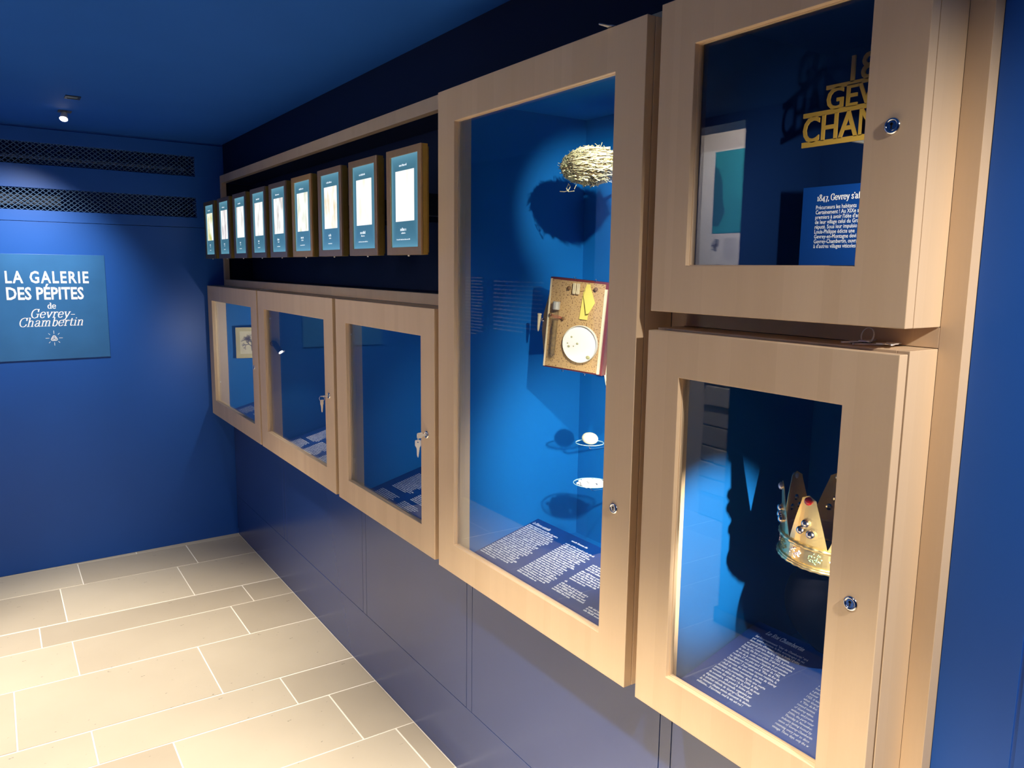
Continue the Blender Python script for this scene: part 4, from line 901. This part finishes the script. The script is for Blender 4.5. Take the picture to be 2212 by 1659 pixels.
# ================================================================ CONTENTS OF THE UPPER SQUARE CASE
XS = 0.15
def goldsign():
    t = thing('gold_lettering', 'gold cut-out date and village name between gold bars', 'lettering', (XS, 0.62+0.075, 1.7765))
    # reading direction towards the camera side (-y)
    yl = 0.9292-t.location.y
    bm = bmesh.new(); D = 0.003
    U, V = Vector((0, -1, 0)), Vector((0, 0, 1))
    def row(text, y0, base, cap, sx, bold):
        sub = bmesh.new(); wd = sans(sub, text, cap/0.70, (0, y0, base), U, V, bold=bold, sx=sx, depth=0.0, res=3)
        r = bmesh.ops.extrude_face_region(sub, geom=sub.faces[:])
        for e in r['geom']:
            if isinstance(e, bmesh.types.BMVert): e.co.x -= D
        me = bpy.data.meshes.new('x'); sub.to_mesh(me); sub.free(); bm.from_mesh(me); bpy.data.meshes.remove(me); return wd
    row('CHAMBERTIN', yl-0.001, 0.009, 0.0445, 0.82, 0.012)
    row('GEVREY', yl-0.046, 0.0600, 0.0370, 0.95, 0.012)
    row('1847', yl-0.090, 0.1010, 0.0430, 0.95, 0.012)
    for (a, b, z0, z1) in ((yl-0.26, yl, 0.0, 0.0095), (yl-0.26, yl, 0.0525, 0.0605), (yl-0.215, yl-0.044, 0.0950, 0.1020)):
        quad_box(bm, -D, 0, a, b, z0, z1)
    bmesh.ops.recalc_face_normals(bm, faces=bm.faces[:])
    obj('letters', bm, GOLDPAINT, t)
    boxes('standoff', [(0.0, 0.1835, yl-0.10, yl-0.094, 0.001, 0.007), (0.0, 0.1835, yl-0.2, yl-0.194, 0.001, 0.007)], STEEL, t)
goldsign()
cd = thing('text_card', 'upright blue card with white heading and paragraph, below the gold lettering', 'text card', (XS, 0.78, 1.553))
box('plate', (0.0, 0.004, 0.60-0.78+0.0, 0.1410, -0.05, 0.1520), simple('blue_gloss_card', (0.004, 0.05, 0.27), 0.3, 0, 0.4), cd, 0.0005)
bm = bmesh.new(); serif(bm, "1847, Gevrey s'af", 0.0072, (0, 0.1105, 0.1265), (0, -1, 0), (0, 0, 1), thick=0.30, thin=0.12, sp=0.04, sx=0.86)
obj('heading', bm, WHITE, cd)
bm = bmesh.new()
for i, s in enumerate(["Précurseurs les habitants", "Certainement ! Au XIXe siè", "premiers à avoir l'idée d'ac", "de leur village celui du Gra", "réputé. Sous leur impulsio", "Louis-Philippe édicte une", "Gevrey-en-Montagne devi", "Gevrey-Chambertin, ouvra", "à d'autres villages viticoles"]):
    sans(bm, s, 0.0100, (0, 0.1115, 0.1115-i*0.00865), (0, -1, 0), (0, 0, 1), bold=0.012, sx=0.80, res=2)
obj('lettering', bm, WHITE, cd)
boxes('standoff', [(0.004, 0.1835, 0.02, 0.03, 0.05, 0.06)], STEEL, cd)

# ================================================================ CROWN
# black head form added under the crown for its wide dark shadow
bust = bpy.data.objects.new('added_bust', None); COL.objects.link(bust); bust.parent = RL
bust.location = Vector((0.17, 0.828, 0.930))-RL.location; bust['label'] = 'added matt black head form making the dark shadow under the crown'
bm = bmesh.new(); bmesh.ops.create_icosphere(bm, subdivisions=4, radius=1)
for v in bm.verts:
    p = v.co.copy(); k = 1.0 if p.z > 0 else 1-0.35*p.z*p.z
    v.co = Vector((p.x*0.072*k+(0.035*p.z*p.z if p.z < 0 else 0), p.y*0.074*k, p.z*(0.085 if p.z > 0 else 0.118)))
VELVET = simple('black_velvet', (0.002, 0.002, 0.003), 0.95, 0, 0.03)
obj('head', bm, VELVET, bust, smooth=True)
bm = bmesh.new(); tube(bm, [(0.02, 0, -0.06), (0.08, 0, -0.085), (0.193, 0, -0.09)], 0.035, 20, radii=[0.05, 0.042, 0.045]); obj('neck', bm, VELVET, bust, smooth=True)
CX, CY, CZ, CR = 0.165, 0.828, 1.018, 0.0860
crown = thing('crown', 'gold crown with pointed rounded spikes and jewels, in the lower right case', 'crown', (CX, CY, CZ), (math.radians(4), math.radians(0), 0))
HB = 0.046
bm = bmesh.new(); lathe(bm, [(CR, 0), (CR, HB), (CR-0.0012, HB), (CR-0.0012, 0)], 64, 'z', cap=False); 
bm.faces.ensure_lookup_table(); obj('band', bm, GOLD, crown, smooth=False)
for zc_, rr in ((0.004, 0.0036), (0.0085, 0.0024), (HB-0.003, 0.0042)):
    bm = bmesh.new(); N = 150
    pts = [( (CR+0.0015)*math.cos(2*PI*i/N), (CR+0.0015)*math.sin(2*PI*i/N), zc_) for i in range(N)]
    tube(bm, pts, rr, 8, True, [rr*(1+0.16*math.sin(i*1.4)) for i in range(N)])
    obj('braid', bm, GOLD, crown, smooth=True)
view = math.atan2(CAM.y-CY, CAM.x-CX)
SILV = simple('silver_bead', (0.75, 0.68, 0.66), 0.16, 1.0); RED = simple('red_cabochon', (0.5, 0.008, 0.006), 0.08, 0, 0.8); DIA = simple('clear_gem', (0.7, 0.7, 0.75), 0.1, 0.4)
NS = 7; SHH = 0.100
for k in range(NS):
    th = view-math.radians(27)+k*2*PI/NS; hw = PI/NS
    bm = bmesh.new(); rows_ = []; NR = 14
    for j in range(NR+1):
        f = j/NR; z = HB-0.004+f*SHH
        wv = (1.02-f*0.78)*hw if f < 0.9 else hw*(0.318)*math.sqrt(max(0.0, 1-((f-0.9)/0.1)**2))+0.004
        R_ = CR+0.010*f
        L = []
        for s in range(7):
            a = th+wv*(s/3-1); L.append((R_*math.cos(a), R_*math.sin(a), z))
        rows_.append(L)
    for off in (0, -0.0010):
        vv = [[bm.verts.new(Vector(p)+Vector((math.cos(th), math.sin(th), 0))*off) for p in L] for L in rows_]
        for j in range(NR):
            for s in range(6):
                f_ = (vv[j][s], vv[j][s+1], vv[j+1][s+1], vv[j+1][s]); bm.faces.new(f_ if off == 0 else f_[::-1])
        if off == 0: fr = vv
        else:
            for j in range(NR):
                for s in (0, 6): bm.faces.new((fr[j][s], fr[j+1][s], vv[j+1][s], vv[j][s]))
            for s in range(6): bm.faces.new((fr[NR][s], fr[NR][s+1], vv[NR][s+1], vv[NR][s]))
    bmesh.ops.recalc_face_normals(bm, faces=bm.faces[:])
    sp_ = obj('spike', bm, GOLD, crown, smooth=False)
    def on(a, z, r, mat, name, sc=0.7):
        f = (z-HB)/SHH; R_ = CR+0.010*max(f, 0)+r*0.4
        b2 = bmesh.new(); ball(b2, (0, 0, 0), r, 16, (sc, 1, 1)); obj(name, b2, mat, sp_, (R_*math.cos(a), R_*math.sin(a), z), (0, 0, a), smooth=True)
    on(th, HB+SHH*0.86, 0.0075, RED if k in (0, 3) else DIA, 'jewel')
    on(th-0.02, HB+SHH*0.43, 0.0078, SILV, 'bead', 0.85); on(th-0.12, HB+SHH*0.27, 0.0078, SILV, 'bead', 0.85); on(th+0.10, HB+SHH*0.25, 0.0085, SILV, 'bead', 0.85)
    rg = random.Random(k)
    for half, mat in ((-0.5, simple('violet_white_gems', (0.75, 0.62, 0.72), 0.12, 0.3)), (0.5, simple('green_white_gems', (0.35, 0.55, 0.40), 0.15, 0.7))):
        b2 = bmesh.new(); ac = th+half*hw*1.05
        for i in range(34 if half < 0 else 60):
            da, dz = rg.uniform(-1, 1), rg.uniform(-1, 1)
            if da*da+dz*dz > 1: continue
            a = ac+da*0.15; bmesh.ops.create_icosphere(b2, subdivisions=1, radius=0.0014 if half < 0 else 0.001, matrix=Matrix.Translation(((CR+0.0008)*math.cos(a), (CR+0.0008)*math.sin(a), 0.0255+dz*0.010)))
        tag(obj('gem_cluster', b2, mat, crown), kind='stuff')
bm = bmesh.new(); lathe(bm, [(0.0845, 0.0035), (0.0845, 0.0015), (0.02, -0.001)], 48, 'z'); obj('tray', bm, DARK, crown)
